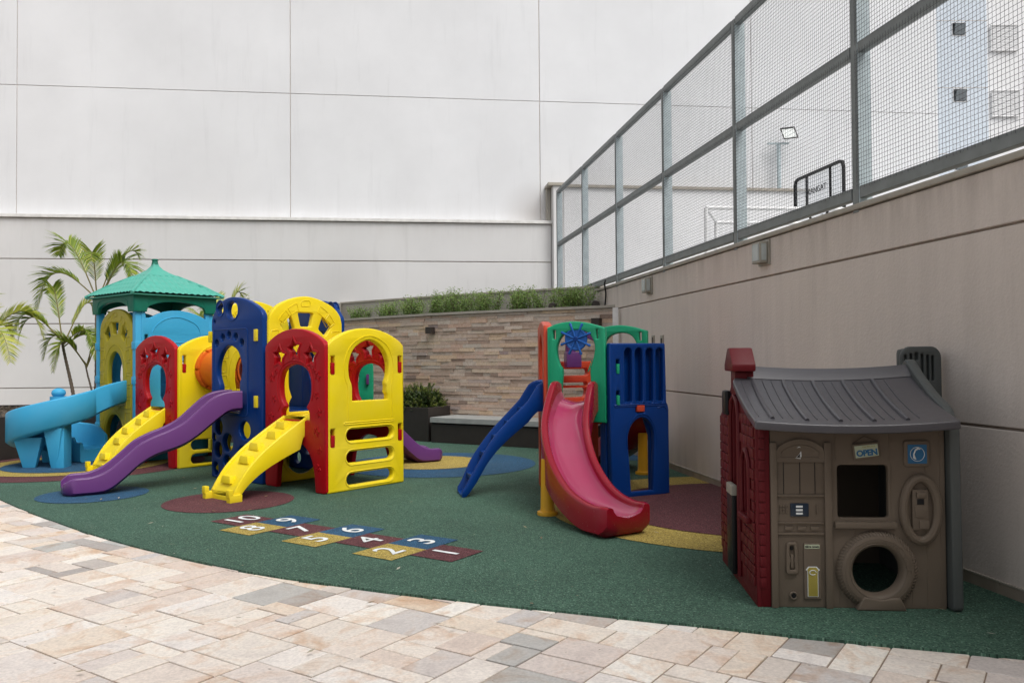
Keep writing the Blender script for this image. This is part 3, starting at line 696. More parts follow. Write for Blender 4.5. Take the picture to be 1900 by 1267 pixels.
# ---- bench and planter box
bench = thing('stone_bench', 'long built-in bench with grey stone seat and dark base along the stone wall', 'bench', (-0.2, 12.2, 0))
A, B_ = Vector((-1.29, 12.84)), Vector((0.95, 11.48)); bd = (B_ - A).normalized(); bn = Vector((-bd.y, bd.x))
mb = MB(); q = [A, B_, B_ + bn * .80, A + bn * .80]; mb.prism([tuple(p) for p in q], 0.31, 0.39); mk('seat', mb, M['bench_top'], bench, sm=0, bev=0.006)
mb = MB(); q = [A + bn * .03, B_ + bn * .03, B_ + bn * .78, A + bn * .78]; mb.prism([tuple(p) for p in q], 0.0, 0.285); mk('base', mb, M['planter'], bench, sm=0, bev=0.006)
mb = MB(); q = [A + bn * .06, B_ + bn * .06, B_ + bn * .75, A + bn * .75]; mb.prism([tuple(p) for p in q], 0.27, 0.312); mk('shadow_gap', mb, M['black'], bench, sm=0)
pbx = thing('planter_box', 'dark square planter box beside the bench, holding a boxwood shrub', 'planter', (-1.4, 13.2, 0))
Q = [Vector((-1.32, 12.93)), Vector((-1.00, 13.58)), Vector((-1.95, 14.35)), Vector((-2.25, 13.64))]
def ring_wall(poly, th, z0, z1):
    mb = MB(); n = len(poly); c = sum(poly, Vector((0, 0))) / n; inn = [c + (p - c) * (1 - th / (p - c).length * 1.4) for p in poly]
    vs = [(p.x, p.y, z0) for p in poly] + [(p.x, p.y, z1) for p in poly] + [(p.x, p.y, z1) for p in inn] + [(p.x, p.y, z0) for p in inn]; fs = []
    for i in range(n):
        j = (i + 1) % n; fs += [(i, j, n + j, n + i), (n + i, n + j, 2 * n + j, 2 * n + i), (2 * n + i, 2 * n + j, 3 * n + j, 3 * n + i)]
    mb.add(vs, fs); return mb, inn
mb, inn = ring_wall(Q, 0.06, 0.0, 0.53); mk('box_side', mb, M['planter'], pbx, sm=0, bev=0.005)
mb = MB(); mb.prism([tuple(p) for p in inn], 0.05, 0.47); mk('soil', mb, M['soil'], pbx, sm=0)

bed = thing('planter_bed', 'large dark planter bed with palms along the left edge of the play area', 'planter', (-6, 12, 0))
Q2 = [Vector(p) for p in ((-9.3, 9.9), (-6.85, 10.55), (-6.30, 12.1), (-4.0, 13.3), (-4.0, 14.6), (-9.3, 13.8))]
mb, inn = ring_wall(Q2, 0.10, 0.0, 0.575); mk('bed_side', mb, M['planter'], bed, sm=0, bev=0.006)
mb = MB(); mb.prism([tuple(p) for p in inn], 0.05, 0.52); mk('soil', mb, M['soil'], bed, sm=0)
rl = random.Random(4); mb = MB()
for k in range(1500):
    x, y = rl.uniform(-9, -4.1), rl.uniform(10.6, 14.2)
    if not inside((x, y), [tuple(p) for p in inn]): continue
    mb.tint = 0.5; mb.box((x, y, 0.53 + rl.uniform(0, .03)), (rl.uniform(.02, .07), rl.uniform(.02, .05), rl.uniform(.01, .03)), rl.uniform(0, 3), 0.6)
mk('bark_chips', mb, M['bark'], bed, sm=0, kind='stuff')

# ================================================================== PLANTS
def leaf_quads(mb, p, d, L, w, rnd_):
    """a small pointed leaf"""
    d = Vector(d).normalized(); s = d.cross(Vector((rnd_.uniform(-1, 1), rnd_.uniform(-1, 1), rnd_.uniform(-.3, 1)))).normalized()
    n_ = s.cross(d); p = Vector(p)
    mb.add([p, p + d * L * .5 + s * w / 2 + n_ * w * .2, p + d * L, p + d * L * .5 - s * w / 2 + n_ * w * .2], [(0, 1, 2, 3)])
def shrub(cx, cy, z, wx, h, label, nst=14, seed=1, cat='shrub', tilt=0.5):
    r = random.Random(seed); t = thing('shrub', label, cat, (cx, cy, z), 'low shrubs in the raised planter')
    tw = MB(); lf = MB()
    d = Vector((0.83, -0.56, 0))
    for k in range(nst):
        b = Vector((cx, cy, z)) + d * r.uniform(-wx, wx) * .35 + Vector((-d.y, d.x, 0)) * r.uniform(-.08, .08)
        ln = h * r.uniform(.65, 1.05); v = Vector((r.gauss(0, tilt * .4), r.gauss(0, tilt * .3), 1)).normalized()
        v = (v + d * (r.uniform(-1, 1)) * wx * .7).normalized()
        pts = [b + v * ln * i / 4 + Vector((r.gauss(0, .008), r.gauss(0, .008), 0)) for i in range(5)]
        tw.tube(pts, [.005, .004, .003, .003, .002], 4)
        for m_ in range(70):
            u = r.uniform(.22, 1.04); p = pts[0].lerp(pts[-1], u) + Vector((r.gauss(0, .035), r.gauss(0, .035), r.gauss(0, .02)))
            lf.tint = max(0, min(1, r.gauss(0.35 + 0.35 * u, .2)))
            leaf_quads(lf, p, (r.gauss(0, 1), r.gauss(0, 1), r.uniform(-.2, 1.2)), r.uniform(.022, .042), r.uniform(.010, .018), r)
    mk('stems', tw, M['twig'], t, sm=40); mk('leaves', lf, M['hedge'], t, sm=0, kind='stuff')
def at_px(px, off):
    s = min((i * SL / 400 for i in range(401)), key=lambda q: abs(cam_px(*sw(q, off))[0] - px)); return sw(s, off)
hl = [(668, .30, .26, 8, 'sparse twiggy shrub at the left end of the raised planter'), (722, .26, .30, 12, 'low leafy shrub second from the left in the raised planter'),
      (768, .30, .34, 13, 'leafy shrub above the dark cube lamp, left part of the raised planter'), (812, .26, .36, 14, 'dense shrub just right of the left cube lamp in the raised planter'),
      (852, .28, .38, 15, 'tallest shrub at the middle of the raised planter row'), (904, .30, .36, 16, 'dense shrub right of the middle, before the gap in the planter row'),
      (962, .26, .36, 14, 'shrub just right of the first gap in the raised planter'), (1000, .16, .32, 6, 'thin sparse shrub between the two gaps of the planter row'),
      (1048, .26, .34, 15, 'full shrub left of the round spotlight at the right end of the planter'), (1082, .24, .32, 10, 'last shrub on the right, leaning over the round spotlight')]
for i, (px, wx, h, n_, lab) in enumerate(hl):
    p = at_px(px, -0.42); shrub(p.x, p.y, 1.97, wx * 2.1, h * 1.3, lab, int(n_ * 2.4), 20 + i)
for i, (px, lab) in enumerate(((1027, 'round dark spotlight between the last two full shrubs of the planter'), (1108, 'round dark spotlight at the far right end of the raised planter'))):
    p = at_px(px, -0.30); t = thing('spotlight', lab, 'spotlight', (p.x, p.y, 1.97), 'round spotlights in the raised planter')
    mb = MB(); mb.tube([(p.x + math.cos(a) * .055, p.y + .01, 2.10 + math.sin(a) * .055) for a in [k * math.pi / 8 for k in range(16)]], 0.011, 6, closed=True); mk('rim', mb, M['dark_lamp'], t)
    mb = MB(); mb.lathe((p.x, p.y + .05, 2.10), [(.03, -.06), (.05, -.02), (.052, .05)], 14, axis=(0, -1, 0)); mk('housing', mb, M['dark_lamp'], t)
    mb = MB(); mb.tube([(p.x, p.y + .03, 1.95), (p.x, p.y + .03, 2.06)], .01, 6); mk('stem', mb, M['dark_lamp'], t)
# boxwood
bx = thing('boxwood_shrub', 'rounded green boxwood shrub growing in the dark planter box', 'shrub', (-1.55, 13.6, 0.47))
r = random.Random(8); lf = MB(); tw = MB(); C0 = Vector((-1.50, 13.50, 0.50))
ld = Vector((0.80, 0.12, 0))
sprigs = []
for k in range(330):
    a = r.uniform(0, 2 * math.pi); el_ = math.asin(r.uniform(-0.05, 1)); rr = r.uniform(.74, 1.08)
    v = Vector((math.cos(a) * math.cos(el_) * .40, math.sin(a) * math.cos(el_) * .36, math.sin(el_) * .36)) * rr
    v += Vector((math.sin(a * 3) * .03, 0, math.cos(a * 5) * .03)); sprigs.append((C0 + v, v.normalized()))
for p, v in sprigs:
    v2 = (v + Vector((r.gauss(0, .35), r.gauss(0, .35), .55))).normalized(); ln = r.uniform(.06, .13); base = p - v2 * ln * .6
    tw.tube([base, base + v2 * ln], .002, 3, cap=False); tn = r.gauss(.45, .2)
    for m_ in range(20):
        u = m_ / 20; a = m_ * 2.4; s = v2.orthogonal().normalized(); q = v2.cross(s)
        d = (s * math.cos(a) + q * math.sin(a)) * .8 + v2 * .7
        lf.tint = max(0, min(1, tn + u * .35 - .1 + r.gauss(0, .08))); leaf_quads(lf, base + v2 * ln * u, d, r.uniform(.022, .034), .014, r)
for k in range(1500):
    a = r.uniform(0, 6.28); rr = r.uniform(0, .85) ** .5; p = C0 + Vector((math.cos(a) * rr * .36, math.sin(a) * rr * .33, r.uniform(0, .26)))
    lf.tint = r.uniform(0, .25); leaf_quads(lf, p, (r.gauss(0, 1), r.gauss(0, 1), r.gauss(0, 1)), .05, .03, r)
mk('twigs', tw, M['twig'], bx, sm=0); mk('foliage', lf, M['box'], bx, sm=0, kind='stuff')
# small clump seen through the small playset's orange rungs, in the same kind of planter
bx2 = thing('boxwood_shrub', 'low clipped boxwood seen through the rungs of the small playset', 'shrub', (1.15, 12.0, .39))
r = random.Random(9); lf = MB()
for k in range(2600):
    a = r.uniform(0, 6.28); e2 = math.asin(r.uniform(0, 1)); rr = r.uniform(.6, 1.05)
    p = Vector((0.82, 12.05, .42)) + Vector((math.cos(a) * math.cos(e2) * .40, math.sin(a) * math.cos(e2) * .22, math.sin(e2) * .28)) * rr
    lf.tint = max(0, min(1, r.gauss(.35, .2))); leaf_quads(lf, p, (r.gauss(0, 1), r.gauss(0, 1), r.gauss(.4, 1)), .04, .02, r)
mk('foliage', lf, M['box'], bx2, sm=0, kind='stuff')

def frond(root, base, direction, length, rise, droop, n_leaf=34, lw=0.022, ll=0.34, seed=0, tint=0.5, tspread=.2, stalk=0.22):
    r = random.Random(seed); d = Vector((direction[0], direction[1], 0)).normalized()
    pts = []
    for i in range(13):
        t = i / 12; pts.append(Vector(base) + d * length * (t ** 0.95) * (1 - 0.18 * t * t) + Vector((0, 0, rise * math.sin(t * math.pi * .62) / math.sin(math.pi * .5) - droop * t ** 3)))
    fr = MB(); fr.m = 1; fr.tint = .5; fr.tube(pts, [0.011 * (1 - .85 * i / 12) + .0015 for i in range(13)], 5)
    fr.m = 0; side = d.cross(Vector((0, 0, 1)))
    n_leaf = int(n_leaf * 1.55); ll *= 1.12
    for k in range(n_leaf):
        t = stalk + (1 - stalk) * (k + .5) / n_leaf; i = min(11, int(t * 12)); u = t * 12 - i; p = pts[i].lerp(pts[i + 1], u); tg = (pts[i + 1] - pts[i]).normalized()
        L = ll * math.sin(math.pi * (0.16 + 0.80 * (t - stalk) / (1 - stalk))) * r.uniform(.88, 1.08) + .04
        for sg in (-1, 1):
            out = (side * sg * 0.9 + tg * (0.55 + 0.5 * t) + Vector((0, 0, 0.42 + r.gauss(0, .06)))).normalized()
            fr.tint = max(0, min(1, r.gauss(tint, tspread)))
            m1 = p + out * L * .5 ; dn = Vector((0, 0, -1)); tip = p + out * L * .97 + dn * L * .13
            wv = tg * lw / 2 * 1.0
            fr.add([p - wv * .6, p + wv * .6, m1 + wv, m1 - wv, tip + wv * .1, tip - wv * .1], [(0, 1, 2, 3), (3, 2, 4, 5)])
    me = fr.mesh('frond'); return link('frond', me, [M['palm'], M['stalk']], root)
def palm(loc, crown_z, label, fronds, lean=(0, 0), tr=0.028, seed=0, stems=None):
    t = thing('areca_palm', label, 'palm', (loc[0], loc[1], 0.5), 'palms in the left planter bed')
    top = Vector((loc[0] + lean[0], loc[1] + lean[1], crown_z)); b = Vector((loc[0], loc[1], .45))
    pts = [b.lerp(top, i / 10) + Vector((math.sin(i * .5) * .012, 0, 0)) for i in range(11)]
    rr = []; P2 = []
    for i in range(41):
        u = i / 40 * 10; k = min(9, int(u)); P2.append(pts[k].lerp(pts[k + 1], u - k)); rr.append((tr * (1 - .35 * i / 40)) * (1.12 if i % 2 else .96))
    mk('trunk', MB().tube(P2, rr, 8), M['bark'], t)
    for i, f in enumerate(fronds): frond(t, tuple(top - Vector((0, 0, .02 * i))), *f[:4], seed=seed * 50 + i, **(f[4] if len(f) > 4 else {}))
    return t
palm((-6.72, 13.25), 2.30, 'tallest areca palm rising above the green roof, with long arching fronds', [
    ((-1, -.2), 1.10, .62, .75, dict(tint=.35, ll=.36, n_leaf=46)), ((-1, .3), .95, 1.05, .22, dict(tint=.45, ll=.36, n_leaf=44)),
    ((.5, .3), .45, .75, .1, dict(tint=.5, ll=.30, n_leaf=32)), ((1, -.3), .85, .80, .42, dict(tint=.42, ll=.34, n_leaf=42)), ((.9, .5), .75, .95, .12, dict(tint=.55, ll=.30)),
    ((.15, -1), .35, .9, .15, dict(tint=.5, ll=.28, n_leaf=26))], lean=(.04, 0), tr=.03, seed=1)
palm((-6.88, 13.0), 1.62, 'slim palm with two pale grey-green fronds left of the blue tower', [
    ((-1, -.1), .95, .60, .55, dict(tint=.4, ll=.30)), ((-.8, -.5), .75, .55, .55, dict(tint=.35, ll=.30)), ((-.45, .3), .45, .95, .05, dict(tint=.5, ll=.24)),
    ((.9, -.2), .75, .35, .55, dict(tint=.4, ll=.26)), ((.5, .5), .55, .75, .1, dict(tint=.65, ll=.28)), ((1, .3), .6, .3, .35, dict(tint=.45, ll=.26))], lean=(-.22, 0), tr=.030, seed=2)
palm((-6.62, 13.1), 1.25, 'thin young palm stem beside the blue tower with low drooping fronds', [
    ((-1, -.3), .75, .62, .5, dict(tint=.35, ll=.26)), ((-.5, -.6), .6, .55, .6, dict(tint=.4, ll=.26)), ((.3, .2), .4, .9, .0, dict(tint=.5, ll=.24)), ((1, 0), .5, .7, .3, dict(tint=.4, ll=.24))], lean=(-.16, 0), tr=.018, seed=3)
palm((-8.35, 12.4), 1.25, 'bright yellow-green palm cut by the left edge of the picture', [
    ((1, -.3), 1.15, .75, .65, dict(tint=.85, ll=.34, n_leaf=40)), ((1, .3), 1.35, 1.05, .55, dict(tint=.75, ll=.34, n_leaf=44)), ((.8, -.7), .95, .30, .45, dict(tint=.45, ll=.28)),
    ((.25, .2), .5, 1.15, .05, dict(tint=.7, ll=.32)), ((.55, -.2), .7, .95, .3, dict(tint=.9, ll=.32)), ((-1, .1), .8, .8, .5, dict(tint=.7)), ((.1, -1), .6, .7, .3, dict(tint=.8, ll=.3)), ((.7, .6), .8, .85, .2, dict(tint=.8, ll=.3))], lean=(.05, 0), tr=.035, seed=4)
palm((-4.85, 13.7), 1.62, 'bushy yellow-green palm behind the right side of the green roof', [
    ((1, .1), .70, .55, .25, dict(tint=.75, ll=.30)), ((.5, .3), .4, .85, .0, dict(tint=.7, ll=.30)), ((-1, 0), .75, .45, .3, dict(tint=.6)), ((.9, -.4), .6, .3, .35, dict(tint=.6, ll=.28)),
    ((-.4, .4), .45, .8, .1, dict(tint=.5)), ((.2, -.8), .5, .5, .2, dict(tint=.6)), ((1, .6), .5, .8, .1, dict(tint=.8)), ((-.8, .5), .9, .7, .3, dict(tint=.55)), ((.8, .2), .65, .0, .35, dict(tint=.5)), ((-.9, -.3), .9, .0, .35, dict(tint=.4))], tr=.03, seed=5)

# ================================================================== COURT THINGS
hoop = thing('basketball_backboard', 'clear basketball backboard with black tube frame behind the mesh fence', 'backboard', tuple(RW(15.8, -5.1)[:2]) + (2.3,))
def HB(y): return Vector((8.4 - .1575 * y, y, 0))
Yn, Yf = 14.9, 16.65
zt, zb_ = 4.86, 3.75
fr = [HB(Yn) + Vector((0, 0, zb_)), HB(Yn) + Vector((0, 0, zt - .12)), HB(Yn + .03) + Vector((0, 0, zt - .03)), HB(Yn + .12) + Vector((0, 0, zt)),
      HB(Yf - .12) + Vector((0, 0, zt)), HB(Yf - .03) + Vector((0, 0, zt - .03)), HB(Yf) + Vector((0, 0, zt - .12)), HB(Yf) + Vector((0, 0, zb_))]
mk('frame', MB().tube(fr, .035, 8, closed=True), M['black'], hoop)
sq = [HB(15.35) + Vector((0, 0, zt)), HB(15.35) + Vector((0, 0, 4.15)), HB(15.55) + Vector((0, 0, 3.9)), HB(16.0) + Vector((0, 0, 3.9)), HB(16.2) + Vector((0, 0, 4.15)), HB(16.2) + Vector((0, 0, zt))]
mk('target_frame', MB().tube(sq, .025, 8), M['black'], hoop)
mk('brace', MB().tube([HB(15.36) + Vector((0, 0, 4.16)), HB(16.19) + Vector((0, 0, 4.16))], .022, 8), M['black'], hoop)
mb = MB(); a, b = HB(Yn + .02), HB(Yf - .02); mb.beam((a.x + .02, a.y, (zt + zb_) / 2), (b.x + .02, b.y, (zt + zb_) / 2), .01, zt - zb_ - .02)
gm, nt, bb = new_mat('clear_board'); bb.inputs['Base Color'].default_value = (.85, .9, .95, 1); bb.inputs['Roughness'].default_value = .1; bb.inputs['Alpha'].default_value = .25
mk('board', mb, gm, hoop, sm=0)
me = text_mesh('XANGAT', .17, .004); me.transform(Matrix.Rotation(rad(90), 4, 'X')); c = HB(15.78)
link('lettering', me, M['print_black'], hoop, (c.x - .03, c.y, 4.50), math.atan2(-WD.y, -WD.x))
mk('support_post', MB().tube([HB(15.78) + Vector((.9, 0, 2.3)), HB(15.78) + Vector((.5, 0, 3.6)), HB(15.78) + Vector((.04, 0, 4.0))], .05, 8), M['black'], hoop)
goal = thing('futsal_goal', 'white tubular goal frame low behind the mesh fence', 'goal', (4, 14, 2.3))
def bar(name, a, b, r_=.035): mk(name, MB().tube([a, b], r_, 8), M['white'], goal)
bar('crossbar', (3.33, 14.0, 3.84), (6.3, 14.3, 3.84)); bar('post', (3.33, 14.0, 2.29), (3.33, 14.0, 3.84)); bar('post', (6.3, 14.3, 2.29), (6.3, 14.3, 3.84))
bar('rear_post', (3.75, 15.0, 2.29), (3.75, 15.0, 3.75)); bar('rear_bar', (3.75, 15.0, 3.75), (6.5, 15.3, 3.75)); bar('side_bar', (3.33, 14.0, 3.84), (3.75, 15.0, 3.75), .025)
fl = thing('floodlight', 'square floodlight tilted on a short steel post behind the mesh fence', 'floodlight', (5.73, 17.5, 4.86))
mk('post', MB().tube([(5.73, 17.5, 4.86), (5.73, 17.5, 5.82)], .045, 10), M['steel_light'], fl)
mb = MB(); mb.box((5.72, 17.5, 5.84), (.45, .06, .03)); mk('bracket', mb, M['steel_light'], fl, sm=0)
Rm = Matrix.Rotation(rad(-25), 3, 'X') @ Matrix.Rotation(rad(-8), 3, 'Y')
mb = MB(); mb.box((5.92, 17.42, 6.03), (.27, .05, .25), R=Rm); mk('lens', mb, M['glass'], fl, sm=0)
mb = MB(); cs = [Vector((5.92, 17.39, 6.03)) + Rm @ Vector((a * .15, -.01, b * .14)) for a, b in ((-1, -1), (1, -1), (1, 1), (-1, 1))]; mb.tube(cs, .014, 5, closed=True); mk('lens_frame', mb, M['dark_lamp'], fl, sm=0)
# apartment block beyond the court
apt = thing('apartment_building', 'pale blue and white apartment block with small tilted windows seen through the mesh', 'building', (22, 40, 0))
def ABx(name, x0, x1, y0, y1, z0, z1, m): mb = MB(); mb.box(((x0 + x1) / 2, (y0 + y1) / 2, (z0 + z1) / 2), (x1 - x0, y1 - y0, z1 - z0)); return mk(name, mb, M[m], apt, sm=0)
def wall_with_holes(name, x0, x1, z0, z1, y, holes, m):
    me = upright(curve_mesh([[(x0, z0), (x1, z0), (x1, z1), (x0, z1)]] + [[(a, b), (c, b), (c, d), (a, d)] for a, b, c, d in holes], .2, .003, 0)); return link(name, me, M[m], apt, (0, y, 0))
fls = [0.6, 3.5, 6.4 - .05, 9.35, 12.38, 15.30, 18.2, 21.1]
wall_with_holes('wall_blue', 18.3, 20.98, 0, 24, 36.0, [(19.44, z, 20.06, z + .60) for z in fls], 'paleblue')
wall_with_holes('wall_white', 20.99, 29, 0, 24, 36.3, [], 'court_white')
for z in fls:
    if not 9 < z < 18: continue
    mb = MB(); mb.tube([(19.46, 35.9, z + .02), (20.04, 35.9, z + .02), (20.04, 35.9, z + .58), (19.46, 35.9, z + .58)], .035, 4, closed=True); w = mk('window_frame', mb, M['white'], apt, sm=0)
    mb = MB(); mb.box((19.75, 35.80, z + .28), (.44, .03, .46), R=Matrix.Rotation(rad(18), 3, 'X')); mk('sash', mb, M['window'], w, sm=0)
    mb = MB(); mb.tube([(21.27, 36.12, z - .58), (22.48, 36.12, z - .58), (22.48, 36.12, z + .56), (21.27, 36.12, z + .56)], .04, 4, closed=True); w = mk('window_frame', mb, M['white'], apt, sm=0)
    mb = MB()
    for k in range(16): mb.box((21.875, 36.15, z - .54 + k * .07), (1.15, .02, .05), R=Matrix.Rotation(rad(-12), 3, 'X'))
    mk('shutter', mb, M['court_white'], w, sm=0)
ABx('interior', 18.5, 28.9, 36.5, 37, 0, 24, 'window')
for z in (1.7, 4.6, 7.5, 10.1, 13.02, 15.98): mb = MB(); mb.box((19.64, 35.895, z), (2.68, .012, .02)); mk('floor_line', mb, M['joint'], apt, sm=0)
# unseen block, added behind the photographer to shade the playhouse side
shade_blk = thing('apartment_building', 'unseen beige building block added behind the camera to shade the right side', 'building', (6, -8, 0))
me = upright(curve_mesh([[(1.2, 0), (16, 0), (16, 11), (1.2, 11)]] + [[(x, z), (x + 1.6, z), (x + 1.6, z + 1.3), (x, z + 1.3)] for x in (2.2, 5.6, 9.0, 12.4) for z in (1.2, 4.2, 7.2)], .3, .004, 0)); link('facade', me, M['wall_grey'], shade_blk, (0, -3.4, 0))
mb = MB(); mb.box((8.6, -7.6, 5.5), (14.7, 8, 10.9)); mk('body', mb, M['wall_beige'], shade_blk, sm=0)
for x in (2.2, 5.6, 9.0, 12.4):
    for z in (1.2, 4.2, 7.2):
        mb = MB(); mb.box((x + .8, -3.52, z + .65), (1.6, .03, 1.3)); mk('window', mb, M['window'], shade_blk, sm=0)
# fallen leaves and grit scattered over rubber and paving
rl = random.Random(12); mb = MB()
for k in range(420):
    x, y = rl.uniform(-5.5, 3.0), rl.uniform(2.9, 11.5)
    if not (-5.2 < x < 3.2 - .157 * y): continue
    L_ = rl.choice([.006, .008, .010, .010, .025]); a = rl.uniform(0, 6.28); mb.tint = rl.random(); z_ = .014 if L_ > .02 else .006
    if not inside((x, y), rub): z_ -= .006
    d_ = Vector((math.cos(a), math.sin(a), .15 if L_ > .02 else 0)); s_ = Vector((-d_.y, d_.x, .1)) * .35; p_ = Vector((x, y, z_)); mb.add([p_ - d_ * L_, p_ + s_ * L_, p_ + d_ * L_, p_ - s_ * L_], [(0, 1, 2, 3)])
ltm = leaf_mat('dry_leaves', (0.10, 0.06, 0.03), (0.25, 0.19, 0.09), (0.45, 0.42, 0.35), 0.1)
me = mb.mesh('fallen_leaves'); tag(link('fallen_leaves', me, ltm, kind='stuff'), 'dry leaves and grit scattered on the rubber floor and paving', 'leaves')
#@@PLAY
# ================================================================== PLAYSETS
e2 = Vector((0.76978, -0.63831)); g2 = Vector((0.63831, 0.76978))
def rootat(name, lab, cat, p): return thing(name, lab, cat, (p[0], p[1], 0))
pB = Vector((-2.588, 8.632)); pE = pB + e2; pG = pE + g2; pA = pB - e2; pC = pB + g2; pD = pA + g2
TH = 0.065
def clipbox(root_panel, P, d, x, z0, z1, mat, w=0.042, off=0.0, dep=0.085):
    """coloured connector clip seated in its slot"""
    d = Vector((d[0], d[1], 0)); n_ = Vector((d.y, -d.x, 0)); c = Vector((P[0], P[1], 0)) + d * x + n_ * off
    mb = MB(); mb.box((c.x, c.y, (z0 + z1) / 2), (w, dep, z1 - z0), math.atan2(d.y, d.x)); return mk('clip', mb, mat, root_panel, sm=35, bev=0.006)
def arch_top(W, zs, zp, n=22, r=0.06):
    """outline: straight sides, rounded shoulders, shallow arched head"""
    h = zp - zs; R = (W * W / 4 + h * h) / (2 * h); a = math.degrees(math.asin(W / 2 / R))
    pts = arc(W / 2, zp - R, R, R, 90 - a, 90 + a, n); return rounded_ends(W, zs, pts)
def rounded_ends(W, zs, pts): return [(0.0, 0.012), (0.012, 0.0), (W - 0.012, 0.0), (W, 0.012)] + [(W, zs - 0.03), (W - .004, zs - .008)] + pts[1:-1] + [(.004, zs - .008), (0.0, zs - 0.03)]

def star_panel(root, P, d, mat=None, door=True, W=1.0, rl_=True):
    mat = mat or M['red']
    h0 = arch_top(W, 1.452, 1.613)[4:]
    out = [(0.20, 0.012), (0.19, 0.0), (0.02, 0.0), (0.0, 0.02)]
    low = catmull([(0.20, 0.03), (0.225, 0.22), (0.285, 0.36), (0.40, 0.455), (0.52, 0.475), (0.64, 0.455), (0.755, 0.36), (0.815, 0.22), (0.84, 0.03)], 4, False)
    loop = [(0.98, 0.0), (1.0, 0.02)] + h0 + [(0.0, 0.02), (0.02, 0.0), (0.19, 0.0)] + low + [(0.85, 0.0)]
    key = catmull([(0.29, 0.70), (0.295, 0.78), (0.335, 0.83), (0.285, 0.90), (0.262, 1.0), (0.275, 1.12), (0.35, 1.215), (0.52, 1.255), (0.69, 1.215), (0.765, 1.12), (0.778, 1.0), (0.755, 0.90), (0.705, 0.83), (0.745, 0.78), (0.75, 0.70)], 4, False)
    sts = [(0.245, 1.335, 85), (0.50, 1.405, 97), (0.77, 1.335, 90)]
    holes = [key] + [rounded(star(x, z, .098, .050, a), .008, 2) for x, z, a in sts]
    rg = [(rounded(star(x, z, .138, .076, a), .02, 2), True) for x, z, a in sts]
    rg += [(rounded(star(x, z, .122, .066, a), .015, 2), True) for x, z, a in sts]
    rr_ = random.Random(2)
    for x, z, R, a in ((.13, 1.12, .05, 20), (.16, .90, .04, 60), (.11, .72, .05, 10), (.17, .58, .03, 33), (.89, 1.14, .05, 0), (.87, .95, .035, 50), (.91, .78, .045, 30), (.87, .60, .05, 70), (.92, .42, .03, 10), (.13, .40, .03, 5), (.90, .25, .035, 40), (.20, 1.18, .03, 0), (.83, 1.2, .028, 60)):
        rg.append((star(x, z, R, R * .45, a), True))
    rg += [(catmull([(0.235, 0.78), (0.275, 0.85), (0.235, 0.93), (0.225, 1.0), (0.24, 1.14), (0.33, 1.25), (0.52, 1.295), (0.71, 1.25), (0.80, 1.14), (0.815, 1.0), (0.79, 0.90)], 4, False), False)]
    return plate('star_panel', [loop] + holes, TH, mat, root, P, d, 0.013, rg, 0.0075, both=True)

def slot_panel(root, P, d, clip=None):
    out = arch_top(1.0, 1.448, 1.615)
    key = catmull([(0.31, 1.02), (0.30, 1.06), (0.270, 1.14), (0.272, 1.28), (0.35, 1.42), (0.53, 1.495), (0.70, 1.42), (0.785, 1.28), (0.785, 1.14), (0.755, 1.06), (0.76, 1.02)], 4, False)
    key = [(0.31, 0.885)] + [(0.31, 0.96)] + key + [(0.755, 0.96), (0.775, 0.93), (0.775, 0.885)]
    holes = [key] + [stadium(0.235, 0.845, z, 0.058) for z in (0.547, 0.328, 0.110)] + [rrect(x - .024, z, x + .024, z + .17, .006, 2) for x in (.065, .945) for z in (1.16, .45)]
    def fr(o): return catmull([(0.25 - o, 0.90), (0.25 - o, 1.02), (0.21 - o, 1.14), (0.215 - o, 1.30), (0.31 - o * .7, 1.455 + o * .7), (0.53, 1.54 + o), (0.75 + o * .7, 1.455 + o * .7), (0.84 + o, 1.30), (0.845 + o, 1.14), (0.83 + o, 1.02), (0.83 + o, 0.90)], 4, False)
    rg = [(fr(0.0), False), ([(0.25, 0.90), (0.25, 0.70)], False), ([(0.83, 0.90), (0.83, 0.70)], False), (rrect(0.20, 0.655, 0.86, 0.675, .009), True)]
    rg += [(stadium(0.215, 0.865, z, 0.078), True) for z in (0.547, 0.328, 0.110)]
    p = plate('slot_panel', [out] + holes, TH + .01, M['yellow'], root, P, d, 0.016, rg, 0.006)
    if clip:
        for x in (.065, .945):
            for z in (1.155, .445): clipbox(p, P, d, x, z, z + .115, M['red'])
    return p

